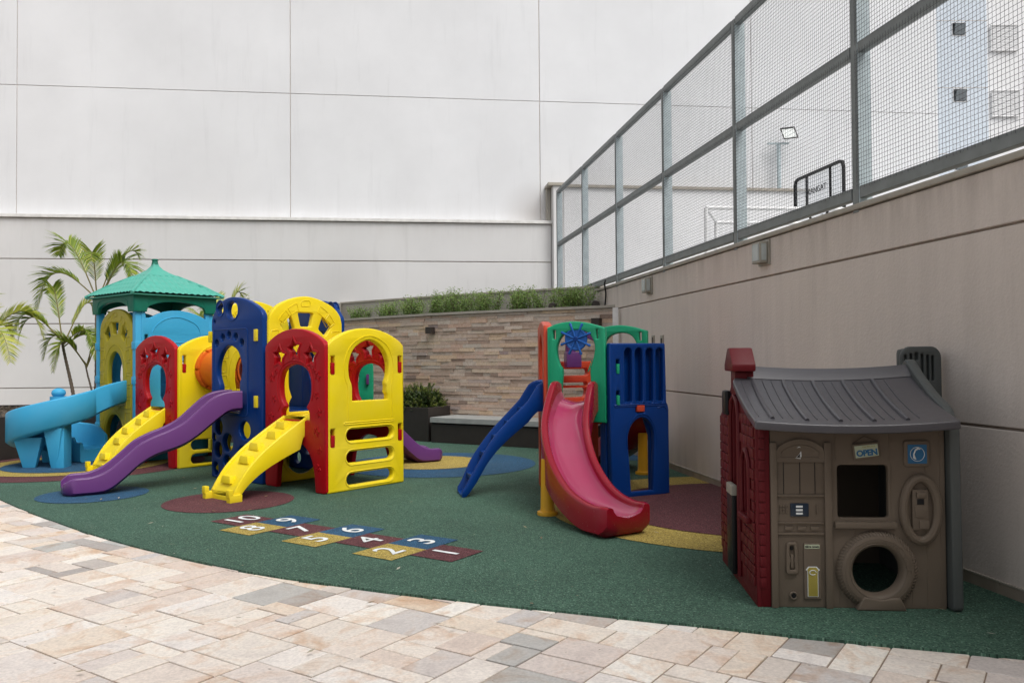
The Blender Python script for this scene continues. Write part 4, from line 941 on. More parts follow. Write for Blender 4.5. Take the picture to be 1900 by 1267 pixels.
def castle_panel(root, P, d, mat, W=1.0, clips=None):
    k = W
    pts = catmull([(1, 1.70), (.965, 1.80), (.86, 1.895), (.68, 1.965), (.5, 1.992), (.32, 1.965), (.14, 1.895), (.035, 1.80), (0, 1.70)], 5, False)
    out = [(0, .01), (.01, 0), (.99, 0), (1, .01)] + pts
    H = []
    H.append(rounded([(.415, 1.66), (.555, 1.66), (.590, 1.81), (.380, 1.81)], .02))
    H.append(rounded([(.66, 1.635), (.76, 1.555), (.855, 1.675), (.715, 1.775)], .02))
    H.append(rounded([(.34, 1.635), (.24, 1.555), (.145, 1.675), (.285, 1.775)], .02))
    key = catmull([(.27, .98), (.255, 1.08), (.27, 1.24), (.35, 1.37), (.485, 1.425), (.62, 1.37), (.70, 1.24), (.715, 1.08), (.70, .98)], 4, False)
    H.append([(.265, .74), (.265, .84), (.30, .90)] + key + [(.67, .90), (.705, .84), (.705, .74)])
    H.append(ell(.46, .33, .265, .265, 26))
    rg = [(catmull([(.185, .98), (.17, 1.08), (.19, 1.27), (.29, 1.44), (.485, 1.52), (.68, 1.44), (.78, 1.27), (.80, 1.08), (.785, .98)], 4, False), False), (ell(.46, .33, .305, .305, 26), True)]
    blocks = [(.02, 1.48, .14, 1.62), (.05, 1.32, .17, 1.45), (.02, 1.16, .14, 1.30), (.03, 1.0, .15, 1.13), (.02, .84, .19, .97), (.03, .68, .17, .81), (.21, .66, .40, .72), (.43, .65, .62, .71),
              (.65, .67, .80, .72), (.83, 1.48, .97, 1.62), (.81, 1.31, .95, 1.45), (.84, 1.15, .98, 1.29), (.82, .99, .96, 1.12), (.80, .84, .97, .96), (.83, .68, .97, .81), (.03, .50, .14, .64), (.80, .48, .97, .64),
              (.02, .30, .11, .46), (.82, .28, .97, .44), (.03, .10, .15, .26), (.80, .06, .96, .24), (.42, 1.88, .55, 1.95)]
    rg += [(rounded([(a, b), (c, b + .01), (c - .01, dd), (a + .008, dd - .01)], .02, 2), True) for a, b, c, dd in blocks]
    for a0 in (28, 48, 108, 130):
        a1 = a0 + 17
        q = arc(.5, 1.50, .44, .43, a0, a1, 4) + arc(.5, 1.50, .36, .35, a1, a0, 4); rg.append((q, True))
    out = [(x * k, z) for x, z in out]; H = [[(x * k, z) for x, z in h] for h in H]; rg = [([(x * k, z) for x, z in q], c) for q, c in rg]
    return plate('castle_panel', [out] + H, TH, mat, root, P, d, 0.014, rg, 0.0055, both=True)

def paw_panel(root, P, d, clips=True):
    top = catmull([(1, 1.70), (.985, 1.79), (.90, 1.862), (.70, 1.945), (.5, 1.985), (.32, 1.985), (.16, 1.93), (.06, 1.84), (.01, 1.77), (0, 1.70)], 5, False)
    out = [(0, .015), (.015, 0), (.985, 0), (1, .015)] + top
    H = [ell(.18, 1.873, .058, .072), ell(.42, 1.845, .105, .092), ell(.06, 1.73, .018, .024, 12)]
    H += [ell(x, z, .042, .042, 16) for x, z in ((.105, 1.492), (.228, 1.553), (.356, 1.577), (.486, 1.555), (.606, 1.489))]
    H.append([(.175, .73), (.175, .97)] + catmull([(.172, 1.02), (.118, 1.14), (.13, 1.27), (.22, 1.40), (.36, 1.462), (.52, 1.405), (.60, 1.27), (.605, 1.16), (.562, 1.05)], 4, False) + [(.565, .97), (.565, .73)])
    H += [ell(x, z, a, b, 20) for x, z, a, b in ((.15, .56, .075, .088), (.035 + .02, .444, .032, .05), (.33, .40, .10, .10), (.14, .31, .075, .085), (.085, .10, .055, .075), (.32, .185, .075, .075), (.66, .55, .105, .098), (.62, .28, .10, .10), (.84, .38, .075, .08), (.48, .08 + .02, .06, .06), (.83, .13, .07, .07))]
    rg = [(rrect(.06, .70, .72, 1.64, .03), True), (ell(.18, 1.873, .078, .092), True), (ell(.42, 1.845, .125, .112), True)]
    p = plate('paw_panel', [out] + H, TH, M['navy'], root, P, d, 0.014, rg, 0.006, both=True)
    if clips:
        for x in (-.005, .89):
            for z in (1.50, .80 if x > .5 else .30): clipbox(p, P, d, x, z, z + .125, M['yellow'], .05, 0.01, .09)
    return p

def deck(root, pts, z, mat, th=.06, name='deck'):
    mb = MB(); mb.prism([tuple(p) for p in pts], z - th, z); return mk(name, mb, mat, root, sm=0, bev=0.008)

def ramp(root, P, dirv, width, L=.80):
    """yellow climbing ramp: curved body, five moulded steps, two hooked feet"""
    dv = Vector(dirv).normalized(); tab = smooth_tab([(0.0, (.735,)), (.30, (.60,)), (.60, (.445,)), (.82, (.29,)), (.95, (.15,)), (1.0, (.085,))], 4)
    st = []
    for i in range(23):
        t = i / 22; z = lerp_table(tab, t)[0]; th = .17 * (1 - .25 * t) if t < .9 else .12 * (1.0 - t) * 10 * .9 + .01
        st.append(dict(p=Vector(P) + dv * L * t, d=dv, w=width / 2, bed=z - .035, rimL=z, rimR=z, bot=max(0.0, z - .10 - .16 * (1 - t) - .03), lip=.03, fillet=.02, belly=.005))
    st[0]['bot'] = .56; st[1]['bot'] = .53
    o = section_sweep(st, M['yellow'], 'climbing_ramp', root)
    nx = Vector((-dv.y, dv.x))
    for k, (t, sd) in enumerate(((.14, -.3), (.32, .25), (.52, -.25), (.70, .25), (.90, -.15))):
        c = Vector(P) + dv * L * t + nx * sd * width * .45 * .6; z = lerp_table(tab, t)[0] - .035
        mb = MB(); mb.box((c.x, c.y, z + .012), (.085, .165, .07), math.atan2(dv.y, dv.x), .78); mk('step', mb, M['yellow'], o, sm=35, bev=.006)
    for sg in (-1, 1):
        c = Vector(P) + dv * (L + .0) + nx * sg * (width / 2 + .005)
        mb = MB(); rz = math.atan2(dv.y, dv.x)
        mb.box((c.x, c.y, .035), (.13, .06, .07), rz); c2_ = c + dv * .05; mb.box((c2_.x, c2_.y, .085), (.045, .058, .07), rz)
        mk('foot_hook', mb, M['yellow'], o, sm=35, bev=.008)
    return o

def wave_slide(root, S0, E0, name='wave_slide', hw=.235):
    S0, E0 = Vector(S0), Vector(E0); dv = (E0 - S0).normalized()
    tab = smooth_tab([(0, (.975, .76)), (.08, (.972, .745)), (.17, (.925, .64)), (.25, (.815, .53)), (.34, (.68, .43)), (.43, (.60, .375)), (.51, (.55, .335)), (.60, (.475, .25)), (.68, (.355, .13)), (.77, (.235, .02)), (.86, (.18, 0.0)), (.95, (.175, .0)), (1.0, (.12, .02))], 3)
    st = []
    for i in range(56):
        t = i / 55; r_, b_ = lerp_table(tab, t); w = hw * (1 - .0 * t)
        if t > .94: w = hw * math.sqrt(max(.05, 1 - ((t - .94) / .075) ** 2 * .9))
        st.append(dict(p=S0.lerp(E0, t), d=dv, w=w, bed=max(b_ + .05, r_ - .16), rimL=r_, rimR=r_, bot=max(0.0, b_), lip=.05, fillet=.06, belly=.05))
    return section_sweep(st, M['purple'], name, root)

# ------------------------------------------------ big playset
big = rootat('playset', 'large multicoloured plastic playset with green-roofed tower, tunnel, ramps and purple slides', 'playset', (-3.4, 9.6))
# blue tower + red/yellow bay in front of it
pp = paw_panel(big, pA, e2)
castle_panel(big, pB + g2 * .02, g2, M['yellow'], .965)
castle_panel(big, pA, g2, M['yellow'], .98)
paw_panel(big, pD + e2 * 1.0 + g2 * .02, -e2, False)
star_panel(big, pB + Vector((.03, -.02)), (pE - pB).normalized())
slot_panel(big, pE, g2, True)
star_panel(big, pC + g2 * .0, e2)
deck(big, [pA + e2 * .04 + g2 * .04, pB - e2 * .04 + g2 * .04, pC - e2 * .04 - g2 * .04, pD + e2 * .04 - g2 * .04], .74, M['navy'])
deck(big, [pB + e2 * .05 + g2 * .05, pE - e2 * .05 + g2 * .05, pG - e2 * .05 - g2 * .05, pC + e2 * .05 - g2 * .05], .70, M['yellow'], .05)
ramp(big, (pB + pE) / 2 + Vector((.02, 0)) - g2 * .02, -g2, .40)
wave_slide(big, (-3.00, 8.96), (-4.40, 8.05))
wave_slide(big, (-2.28, 9.76), (-.98, 10.62))
# green rail and purple clip seen through the arched window
gr = plate('side_rail', [catmull([(0, .80), (0, .93), (.10, .95), (.16, 1.02), (.17, 1.10), (.15, 1.16), (.19, 1.25), (.25, 1.29), (.31, 1.27), (.34, 1.20), (.34, .80)], 4, False)], .05, M['green'], big, (-2.02, 9.95), (1, 0), .01)
mb = MB(); mb.box((-1.74, 9.91, 1.06), (.03, .05, .12)); mk('clip', mb, M['purple'], gr, bev=.004)
mb = MB(); mb.box((-2.16, 9.42, .90), (.10, .08, .22), .5); mk('grip', mb, M['purple'], big, bev=.03)
# second bay: red and yellow with ramp and tunnel
T0 = Vector((-4.83, 10.6)); A2 = T0 + Vector((.02, -.03)); E2_ = A2 + e2; G2_ = E2_ + g2
star_panel(big, A2, e2)
sp2 = plate('tunnel_panel', [arch_top(1.0, 1.448, 1.615), ell(.5, 1.19, .235, .235, 28)] + [stadium(.16, .84, z, .062) for z in (.27, .07 + .03)] + [rrect(.05, 1.16, .09, 1.36, .006, 2)], TH + .01, M['yellow'], big, E2_, g2, .016,
            [(ell(.5, 1.19, .30, .30, 28), True)], .008)
clipbox(sp2, E2_, g2, .07, 1.155, 1.26, M['red'])
deck(big, [A2 + e2 * .05 + g2 * .05, E2_ - e2 * .05 + g2 * .05, G2_ - e2 * .05 - g2 * .05, A2 + e2 * .05 + g2 * .95], .68, M['yellow'], .05)
star_panel(big, A2 + g2, e2)
ramp(big, (A2 + E2_) / 2 - g2 * .02 + e2 * .07, -g2, .40, L=.70)
# tunnel
c0 = E2_ + g2 * .46; c1 = pA + g2 * .52
tun = thing('tunnel_tmp', '', '', (0, 0, 0)); bpy.data.objects.remove(tun)
def tube_ring(mb, a, b, ro, ri, z=1.19, n=26, a0=0, a1=360):
    a = Vector((a[0], a[1], z)); b = Vector((b[0], b[1], z)); t = (b - a).normalized(); s_ = Vector((-t.y, t.x, 0)); vs = []; fs = []
    full = (a1 - a0) >= 360; m_ = n if full else n + 1
    for P_, rr in ((a, ro), (b, ro), (b, ri), (a, ri)):
        for i in range(m_):
            an = rad(a0 + (a1 - a0) * i / n); vs.append(P_ + s_ * math.cos(an) * rr + Vector((0, 0, math.sin(an) * rr)))
    for k in range(4):
        for i in range(n): j = (i + 1) % m_; fs.append((k * m_ + i, k * m_ + j, ((k + 1) % 4) * m_ + j, ((k + 1) % 4) * m_ + i))
    if not full: fs += [(0, m_, 2 * m_, 3 * m_), (n, m_ + n, 2 * m_ + n, 3 * m_ + n)]
    mb.add(vs, fs)
dt = (c1 - c0).normalized(); mb = MB()
tube_ring(mb, c0 - dt * .02, c1 + dt * .02, .235, .215)
tn = mk('tunnel', mb, M['orange'], big, sm=40)
for base, sg in ((c0 + dt * .06, 1), (c1 - dt * .06, -1)):
    for k in range(6):
        mb = MB(); tube_ring(mb, base - dt * .05, base + dt * .05, .262, .228, n=6, a0=k * 60 + 3, a1=k * 60 + 57); mk('flange', mb, M['orange'], tn, sm=40, bev=.006)
# ------------------------------------------------ green-roofed tower
SD = 1.05
L0 = T0 - e2 * SD; R0_ = T0 + g2 * 1.0; K0 = L0 + g2 * 1.0
castle_panel(big, L0 + e2 * .05, e2, M['olive'], SD - .12)
castle_panel(big, L0 + g2 * .02, g2, M['sky'], .96)
def sky_panel(P, d):
    out = [(0, 0), (1, 0), (1, 1.66), (.985, 1.70), (.95, 1.75), (.945, 1.95), (.90, 1.95), (.895, 1.86)] + list(reversed(catmull([(.12, 1.86), (.28, 1.935), (.45, 1.966), (.62, 1.955), (.78, 1.915), (.89, 1.862)], 4, False)))[1:] + [(.06, 1.86), (.055, 1.95), (.005, 1.95), (0, 1.75)]
    H = [rrect(.26, .74, .74, 1.28, .12, 6), rrect(.045, 1.48, .09, 1.64, .006, 2), rrect(.90, 1.48, .945, 1.64, .006, 2)]
    inner = catmull([(.13, 1.42), (.13, 1.60), (.18, 1.74), (.32, 1.845), (.48, 1.878), (.64, 1.845), (.78, 1.76), (.83, 1.60), (.83, 1.42)], 5, False)
    p = plate('arched_panel', [out] + H, TH, M['sky'], big, P, d, .012, [(inner, False), (rrect(.45, 1.49, .58, 1.54, .008), True), (rrect(.52, 1.455, .66, 1.475, .008), True), ([(.03, 1.3), (.97, 1.3)], False)], .008, both=True)
    for x in (.0675, .9225): clipbox(p, P, d, x, 1.47, 1.575, M['yellow'])
    return p
sky_panel(T0 + g2 * .03 + e2 * .02, g2)
plate('arched_panel', [[(0, 0), (.96, 0), (.96, 1.85)] + arc(.48, 1.80, .42, .12, 0, 180, 12)[1:-1] + [(0, 1.85)], rrect(.2, .74, .76, 1.35, .12, 6)], TH, M['sky'], big, K0 + e2 * .03, e2, .012)
for q in (L0, T0, R0_, K0):
    mb = MB(); mb.box((q.x, q.y, .975), (.085, .085, 1.95), math.atan2(e2.y, e2.x)); cp = mk('corner_post', mb, M['sky'], big, sm=35, bev=.012)
    for z in (.42, 1.05, 1.50):
        mb = MB(); mb.box((q.x, q.y, z), (.105, .105, .10), math.atan2(e2.y, e2.x)); mk('collar', mb, M['sky'], cp, sm=35, bev=.01)
deck(big, [L0 + e2 * .05 + g2 * .05, T0 - e2 * .05 + g2 * .05, R0_ - e2 * .05 - g2 * .05, K0 + e2 * .05 - g2 * .05], .76, M['sky'])
# fold-out skirt with arches
def skirt(P, d, W):
    o = [(-.07, 1.935), (.09, 1.935), (.105, 1.99)] + catmull([(.12, 2.01), (.28, 2.06), (W / 2, 2.078), (W - .28, 2.06), (W - .12, 2.01)], 4, False) + [(W - .105, 1.99), (W - .09, 1.935), (W + .07, 1.935), (W + .07, 2.17), (-.07, 2.17)]
    rg = [(catmull([(.09, 2.02), (.16, 2.10), (W / 2, 2.135), (W - .16, 2.10), (W - .09, 2.02)], 4, False), False)]
    return plate('roof_skirt', [o], .05, M['dgreen'], big, P, d, .008, rg, .006)
skirt(L0 - g2 * .055, e2, SD); skirt(T0 + e2 * .055, g2, 1.0); skirt(K0 + g2 * .055 + e2 * SD, -e2, SD); skirt(L0 - e2 * .055 + g2 * 1.0, -g2, 1.0)
# tiled roof
cx_ = T0 - e2 * SD / 2 + g2 * .5
mb = MB(); ke = 1.27; kr = 0.40; n_ac = 72; n_sl = 24
corner = [(-SD / 2, -.5), (SD / 2, -.5), (SD / 2, .5), (-SD / 2, .5)]
for f in range(4):
    a0, a1 = corner[f], corner[(f + 1) % 4]; vs = []
    for i in range(n_sl + 1):
        t = i / n_sl; k = ke + (kr - ke) * t
        zb0 = 2.165 + .285 * t ** 0.92; stp = (t * 4) % 1.0; row = int(t * 4 - 1e-6)
        for j in range(n_ac + 1):
            s_ = j / n_ac; x = a0[0] + (a1[0] - a0[0]) * s_; y = a0[1] + (a1[1] - a0[1]) * s_
            ln = math.hypot(a1[0] - a0[0], a1[1] - a0[1]) * k; w_ = (s_ - .5) * ln
            ph = w_ / .088 * 2 * math.pi; bmp = .017 * (abs(math.cos(ph / 2)) ** .8) * min(1, (0.5 - abs(s_ - .5)) * 30) * (1 if t < .97 else 0)
            stepz = .016 * (1 - stp) if t < .999 else 0
            P_ = cx_ + e2 * x * k + g2 * y * k; vs.append((P_.x, P_.y, zb0 + bmp + stepz * .8))
    fs = [(i * (n_ac + 1) + j, i * (n_ac + 1) + j + 1, (i + 1) * (n_ac + 1) + j + 1, (i + 1) * (n_ac + 1) + j) for i in range(n_sl) for j in range(n_ac)]
    mb.add(vs, fs)
for f in range(4):   # underside and eave edge
    a0, a1 = corner[f], corner[(f + 1) % 4]; vs = []
    for k, z in ((ke, 2.163), (ke - .01, 2.148), (.55, 2.20)):
        for a in (a0, a1): P_ = cx_ + e2 * a[0] * k + g2 * a[1] * k; vs.append((P_.x, P_.y, z))
    mb.add(vs, [(0, 1, 3, 2), (2, 3, 5, 4)])
me = mb.mesh('roof'); bm = bmesh.new(); bm.from_mesh(me); bmesh.ops.remove_doubles(bm, verts=bm.verts, dist=.0008); bmesh.ops.recalc_face_normals(bm, faces=bm.faces); bm.to_mesh(me); bm.free(); smooth(me, 60)
roof = link('tiled_roof', me, M['teal'], big)
for f in range(4):
    a = corner[f]; P0_ = cx_ + (e2 * a[0] + g2 * a[1]) * (ke + .01); P1_ = cx_ + (e2 * a[0] + g2 * a[1]) * kr
    mb = MB(); mb.tube([(P0_.x, P0_.y, 2.168), ((P0_.x * .55 + P1_.x * .45), (P0_.y * .55 + P1_.y * .45), 2.168 + .285 * .45 + .018), (P1_.x, P1_.y, 2.455)], [.024, .022, .020], 8); mk('hip_ridge', mb, M['teal'], roof)
    vs = []
mb = MB(); vs = []; prof = [(.43, 2.447), (.425, 2.462), (.28, 2.505), (.16, 2.55), (.085, 2.60), (.062, 2.64)]
for k, z in prof:
    for a in corner:
        P_ = cx_ + (e2 * a[0] + g2 * a[1]) * k; vs.append((P_.x, P_.y, z))
fs = [(i * 4 + j, i * 4 + (j + 1) % 4, (i + 1) * 4 + (j + 1) % 4, (i + 1) * 4 + j) for i in range(len(prof) - 1) for j in range(4)] + [tuple(20 + j for j in range(4))]
mb.add(vs, fs); mk('roof_cap', mb, M['teal'], roof, sm=25, bev=.004)
mb = MB(); mb.lathe((cx_.x, cx_.y, 2.63), [(.045, 0), (.040, .02), (.036, .045), (.044, .05), (.044, .066), (.03, .072)], 14); mk('finial', mb, M['dgreen'], roof)
# ------------------------------------------------ spiral slide
PC = Vector((-5.74, 10.42)); Rc = .375
path = []
ent = [Vector((-5.16, 10.93)), Vector((-5.225, 10.71)), Vector((-5.30, 10.51))]
for p in ent: path.append(p)
for i in range(29):
    a = rad(-10 - 296 * i / 28 * .98); path.append(PC + Vector((math.cos(a), math.sin(a))) * Rc)
endd = (path[-1] - path[-2]).normalized(); path += [path[-1] + endd * .07, path[-1] + endd * .14]
path = [Vector(q) for q in catmull([tuple(p) for p in path], 2, False)]
cl = [0.0]
for a, b in zip(path, path[1:]): cl.append(cl[-1] + (b - a).length)
tab = smooth_tab([(0, (.80, 1.06, .77)), (.10, (.77, 1.04, .74)), (.25, (.66, .95, .60)), (.42, (.50, .80, .44)), (.58, (.36, .66, .28)), (.72, (.27, .56, .16)), (.85, (.20, .50, .04)), (.94, (.17, .45, .0)), (1.0, (.165, .34, .0))], 3)
st = []
for i, p in enumerate(path):
    t = cl[i] / cl[-1]; d_ = (path[min(i + 1, len(path) - 1)] - path[max(i - 1, 0)]).normalized(); bd_, rm_, bt_ = lerp_table(tab, t)
    # clockwise travel: outer wall is on the left
    st.append(dict(p=p, d=d_, w=.20, bed=bd_, rimL=rm_, rimR=bd_ + (.16 if t < .95 else .10), bot=bt_, lip=.035, fillet=.07, belly=.04))
spi = section_sweep(st, M['sky'], 'spiral_slide', big)
mb = MB(); mb.tube([(PC.x, PC.y, 0), (PC.x, PC.y, .86)], .10, 18); mk('column', mb, M['sky'], spi)
mb = MB(); mb.lathe((PC.x, PC.y, .86), [(.06, -.02), (.06, .0), (.078, .02), (.085, .045), (.075, .075), (.05, .095), (.02, .104), (.001, .105)], 20); mk('ball_cap', mb, M['sky'], spi)
def splayed_leg(c, wx, wy, zt, rz, tp=.55):
    mb = MB(); vs = []; q = Matrix.Rotation(rz, 2)
    for z, k in ((0, tp), (zt, 1.0)):
        for sx, sy in ((-1, -1), (1, -1), (1, 1), (-1, 1)): v = q @ Vector((sx * wx / 2 * k, sy * wy / 2 * k)); vs.append((c[0] + v.x, c[1] + v.y, z))
    mb.add(vs, [(3, 2, 1, 0), (4, 5, 6, 7), (0, 1, 5, 4), (1, 2, 6, 5), (2, 3, 7, 6), (3, 0, 4, 7)]); return mk('leg', mb, M['sky'], spi, sm=35, bev=.015)
splayed_leg((-5.90, 10.08), .34, .14, .38, .10, .42); splayed_leg((-5.56, 10.02), .22, .14, .50, .0, .35); splayed_leg((-5.98, 10.62), .20, .13, .35, .2, .6)
mb = MB(); mb.box((-5.50, 10.10, .28), (.10, .22, .56), 0.1); mk('leg', mb, M['sky'], spi, sm=35, bev=.015)

# ------------------------------------------------ small playset
sp = [Vector(p) for p in ((.345, 7.83), (.87, 7.61), (1.45, 7.90), (1.42, 8.60), (.90, 8.85), (.31, 8.50))]
sm_ = rootat('playset', 'small playset with green arches, blue fluted panel, ship wheel and pink slide', 'playset', (.88, 8.22))
def seg(i, j): d = sp[j] - sp[i]; return d.normalized(), d.length
def green_panel(i, j):
    d, W = seg(i, j)
    top = catmull([(W, 1.575), (W * .72, 1.622), (W * .46, 1.640), (W * .2, 1.625), (0, 1.585)], 5, False)
    out = [(.135, .78), (.135, .90), (.155, 1.20), (.115, 1.26)] ; op = catmull([(.10, 1.30), (.095, 1.40), (.135, 1.49), (.20, 1.54), (.30, 1.558), (.395, 1.535), (.45, 1.47), (.468, 1.39), (.455, 1.30)], 4, False)
    loop = [(0, .78)] + [(.135, .78), (.135, 1.0), (.15, 1.16), (.145, 1.20), (.12, 1.235)] + op + [(.43, 1.23), (.42, 1.18), (.435, .95), (.435, .70), (W, .70)] + top
    rg = [(catmull([(.43, 1.22), (.405, 1.17), (.44, 1.27)], 3, False), False), ([(.03, .9), (.03, 1.5)], False)]
    hl_ = [rrect(.06, 1.475, .085, 1.56, .004, 1), rrect(W - .085, 1.475, W - .06, 1.56, .004, 1)]
    return plate('arch_panel', [loop] + hl_, .07, M['green'], sm_, sp[i], d, .014, rg, .005)
gp = green_panel(0, 1); green_panel(4, 3)
# ship wheel
dG, _ = seg(0, 1); nG = Vector((dG.y, -dG.x)); wc = sp[0] + dG * .285 + nG * .02; wz = 1.475
wheel = mk('ship_wheel', MB().tube([(wc.x + dG.x * math.cos(a) * .098, wc.y + dG.y * math.cos(a) * .098, wz + math.sin(a) * .098) for a in [k * math.pi / 12 for k in range(24)]], .014, 8, closed=True), M['blue'], sm_)
mb = MB(); ax = (nG.x, nG.y, 0); mb.lathe((wc.x, wc.y, wz), [(.090, -.008), (.094, .0), (.090, .008)], 24, axis=ax); mk('disc', mb, M['blue'], wheel)
mb = MB(); mb.lathe((wc.x, wc.y, wz), [(.026, -.02), (.026, .016), (.02, .024)], 14, axis=ax); mk('hub', mb, M['navy'], wheel)
for k in range(8):
    a = rad(k * 45 + 20); D3 = Vector((dG.x * math.cos(a), dG.y * math.cos(a), math.sin(a))); c3 = Vector((wc.x + nG.x * .012, wc.y + nG.y * .012, wz))
    mk('spoke', MB().tube([c3 + D3 * .02, c3 + D3 * .09, c3 + D3 * .150, c3 + D3 * .158], [.009, .009, .014, .009], 8), M['blue'], wheel)
# fluted blue panel
dBl, WB = seg(1, 2)
fl_h = [arc(x, 1.345, .042, .042, 0, 180, 8) + arc(x, .905, .042, .042, 180, 360, 8) for x in (.205, .325, .447, .562)]
door = catmull([(.225, .05), (.21, .30), (.195, .50), (.205, .60), (.255, .69), (.345, .735), (.435, .70), (.485, .61), (.495, .50), (.485, .30), (.475, .05)], 4, False)
latch = rrect(.285, .785, .385, .865, .006, 2)
ob = [(.0, .60), (.015, .03), (.03, 0), (.225, 0), (.225, .0), (.60, 0), (.665, .01), (.665, .80), (.655, .85), (.64, .87), (.63, 1.42), (.62, 1.432), (.01, 1.432), (0, 1.42)]
sl_h = [rrect(.072, z, .105, z + .12, .005, 2) for z in (1.16, .87)]
bp = plate('fluted_panel', [ob, door, latch] + fl_h + sl_h, .06, M['navy'], sm_, sp[1], dBl, .013, [(rrect(.05, .845, .63, .86, .005), True), (catmull([(.185, .45), (.18, .60), (.25, .725), (.345, .77), (.44, .735), (.51, .60), (.515, .45)], 4, False), False), (catmull([(.53, .82), (.60, .835), (.64, .80)], 3, False), False)], .006, off=.03)
plate('back_shell', [[(0, .0), (.19, 0), (.19, .55), (.25, .72), (.345, .765), (.44, .72), (.50, .55), (.50, 0), (.65, 0), (.65, 1.42), (0, 1.42)]], .05, M['navy'], sm_, sp[1], dBl, .008, off=-.04)
plate('back_shell', [[(0, .0), (.17, 0), (.17, .76), (.55, .76), (.55, 0), (.66, 0), (.66, .80), (0, .80)]], .07, M['navy'], sm_, sp[1], dBl, .01, off=-.085)
mb = MB(); q = sp[1] + dBl * .335 + Vector((dBl.y, -dBl.x)) * .045; mb.box((q.x, q.y, .822), (.085, .05, .06), math.atan2(dBl.y, dBl.x)); mk('latch', mb, M['coral'], sm_, bev=.006)
for z in (1.15, .86): clipbox(bp, sp[1], dBl, .088, z, z + .09, M['green'], .03, .03, .075)
for x in (.205, .325, .447, .562):
    q = sp[1] + dBl * x + Vector((dBl.y, -dBl.x)) * .03; mb = MB(); mb.box((q.x, q.y, .875), (.07, .05, .03), math.atan2(dBl.y, dBl.x)); mk('flute_foot', mb, M['navy'], bp, bev=.01)
# red/coral side and ladder panel
dR_, WR_ = seg(5, 0)
op = catmull([(.16, .86), (.16, 1.30), (.20, 1.45), (.335, 1.53), (.47, 1.45), (.51, 1.30), (.51, .86)], 4, False)
plate('side_panel', [[(0, 0), (.14, 0), (.14, .60), (.25, .70), (.42, .70), (.53, .60), (.53, 0), (WR_, 0), (WR_, 1.57)] + catmull([(WR_ - .02, 1.61), (WR_ / 2, 1.66), (.02, 1.61)], 5, False) + [(0, 1.57)], op], .09, M['coral'], sm_, sp[5], dR_, .016, off=.0)
dO, WO = seg(5, 4)
plate('rung_panel', [[(0, 0), (.12, 0), (.12, .5), (WO - .12, .5), (WO - .12, 0), (WO, 0), (WO, 1.262), (0, 1.262)], stadium(.10, .56, 1.148, .035), stadium(.10, .54, 1.02, .02), stadium(.10, .54, .94, .055), stadium(.10, .54, .70, .055)], .08, M['coral'], sm_, sp[5], dO, .014)
plate('lower_panel', [[(0, 0), (.08, 0), (.08, .68), (.50, .68), (.50, 0), (.56, 0), (.56, .80), (0, .80)]], .05, M['red'], sm_, sp[0], dG, .012, off=-.08)
deck(sm_, [c + (Vector((.88, 8.22)) - c) * .08 for c in sp], .80, M['coral'], .07)
# purple periscope
mb = MB(); mb.tube([(.60, 8.45, 1.26), (.60, 8.45, 1.60)], .055, 12); per = mk('periscope', mb, M['purple'], sm_)
mb = MB(); mb.box((.62, 8.42, 1.28), (.16, .12, .16), .2); mk('base', mb, M['purple'], per, bev=.015)
mb = MB(); mb.beam((.62, 8.42, 1.60), (.86, 8.35, 1.50), .07, .08); mk('arm', mb, M['purple'], per, bev=.012)

def curved_slide(flip):
    pts = [(.600, 7.68), (.545, 7.52), (.485, 7.32), (.452, 7.10), (.470, 6.86), (.525, 6.62), (.610, 6.38), (.715, 6.17), (.835, 5.97)]
    if flip: pts = [(1.78 - x + .0, 16.42 - y) for x, y in pts]
    path = [Vector(q) for q in catmull(pts, 5, False)]; cl = [0.0]
    for a, b in zip(path, path[1:]): cl.append(cl[-1] + (b - a).length)
    tab = smooth_tab([(0, (.90, 1.06, .78)), (.05, (.895, 1.085, .75)), (.11, (.865, 1.06, .70)), (.17, (.80, .965, .60)), (.25, (.71, .845, .48)), (.36, (.575, .70, .335)), (.48, (.42, .53, .215)), (.60, (.29, .40, .125)), (.72, (.19, .30, .055)), (.83, (.14, .245, .0)), (.93, (.125, .225, .0)), (1.0, (.15, .245, .0))], 3)
    st = []
    for i, p in enumerate(path):
        t = cl[i] / cl[-1]; d_ = (path[min(i + 1, len(path) - 1)] - path[max(i - 1, 0)]).normalized(); bd_, rm_, bt_ = lerp_table(tab, t)
        w = .205 + .015 * t
        lp = .060
        if t > .955: k_ = (t - .955) / .045; w -= .022 * k_ * k_; bt_ += .07 * k_ * k_; rm_ -= .02 * k_ * k_; bd_ -= .0 * k_
        st.append(dict(p=p, d=d_, w=w, bed=bd_, rimL=rm_, rimR=rm_, bot=bt_, lip=lp, fillet=.085, belly=.055, sag=.01))
    o = section_sweep(st, M['crimson'], 'curved_slide', sm_, bedmat=M['pink'])
    # rolled lip at the mouth
    ed = st[-1]; d_ = Vector(ed['d']); L_ = Vector((-d_.y, d_.x)); p = ed['p']
    q = p - d_ * 1.0
    lx, ly = (.285, 6.86) if not flip else (1.45, 9.20)
    if not flip: pass
    mb = MB(); h = .44
    mb.lathe((lx, ly, 0), [(.085, 0), (.088, .012), (.085, .028), (.062, .034), (.058, .06), (.052, h), (.05, h + .02)], 20)
    mk('leg', mb, M['amber'], o)
    return o
curved_slide(False); curved_slide(True)
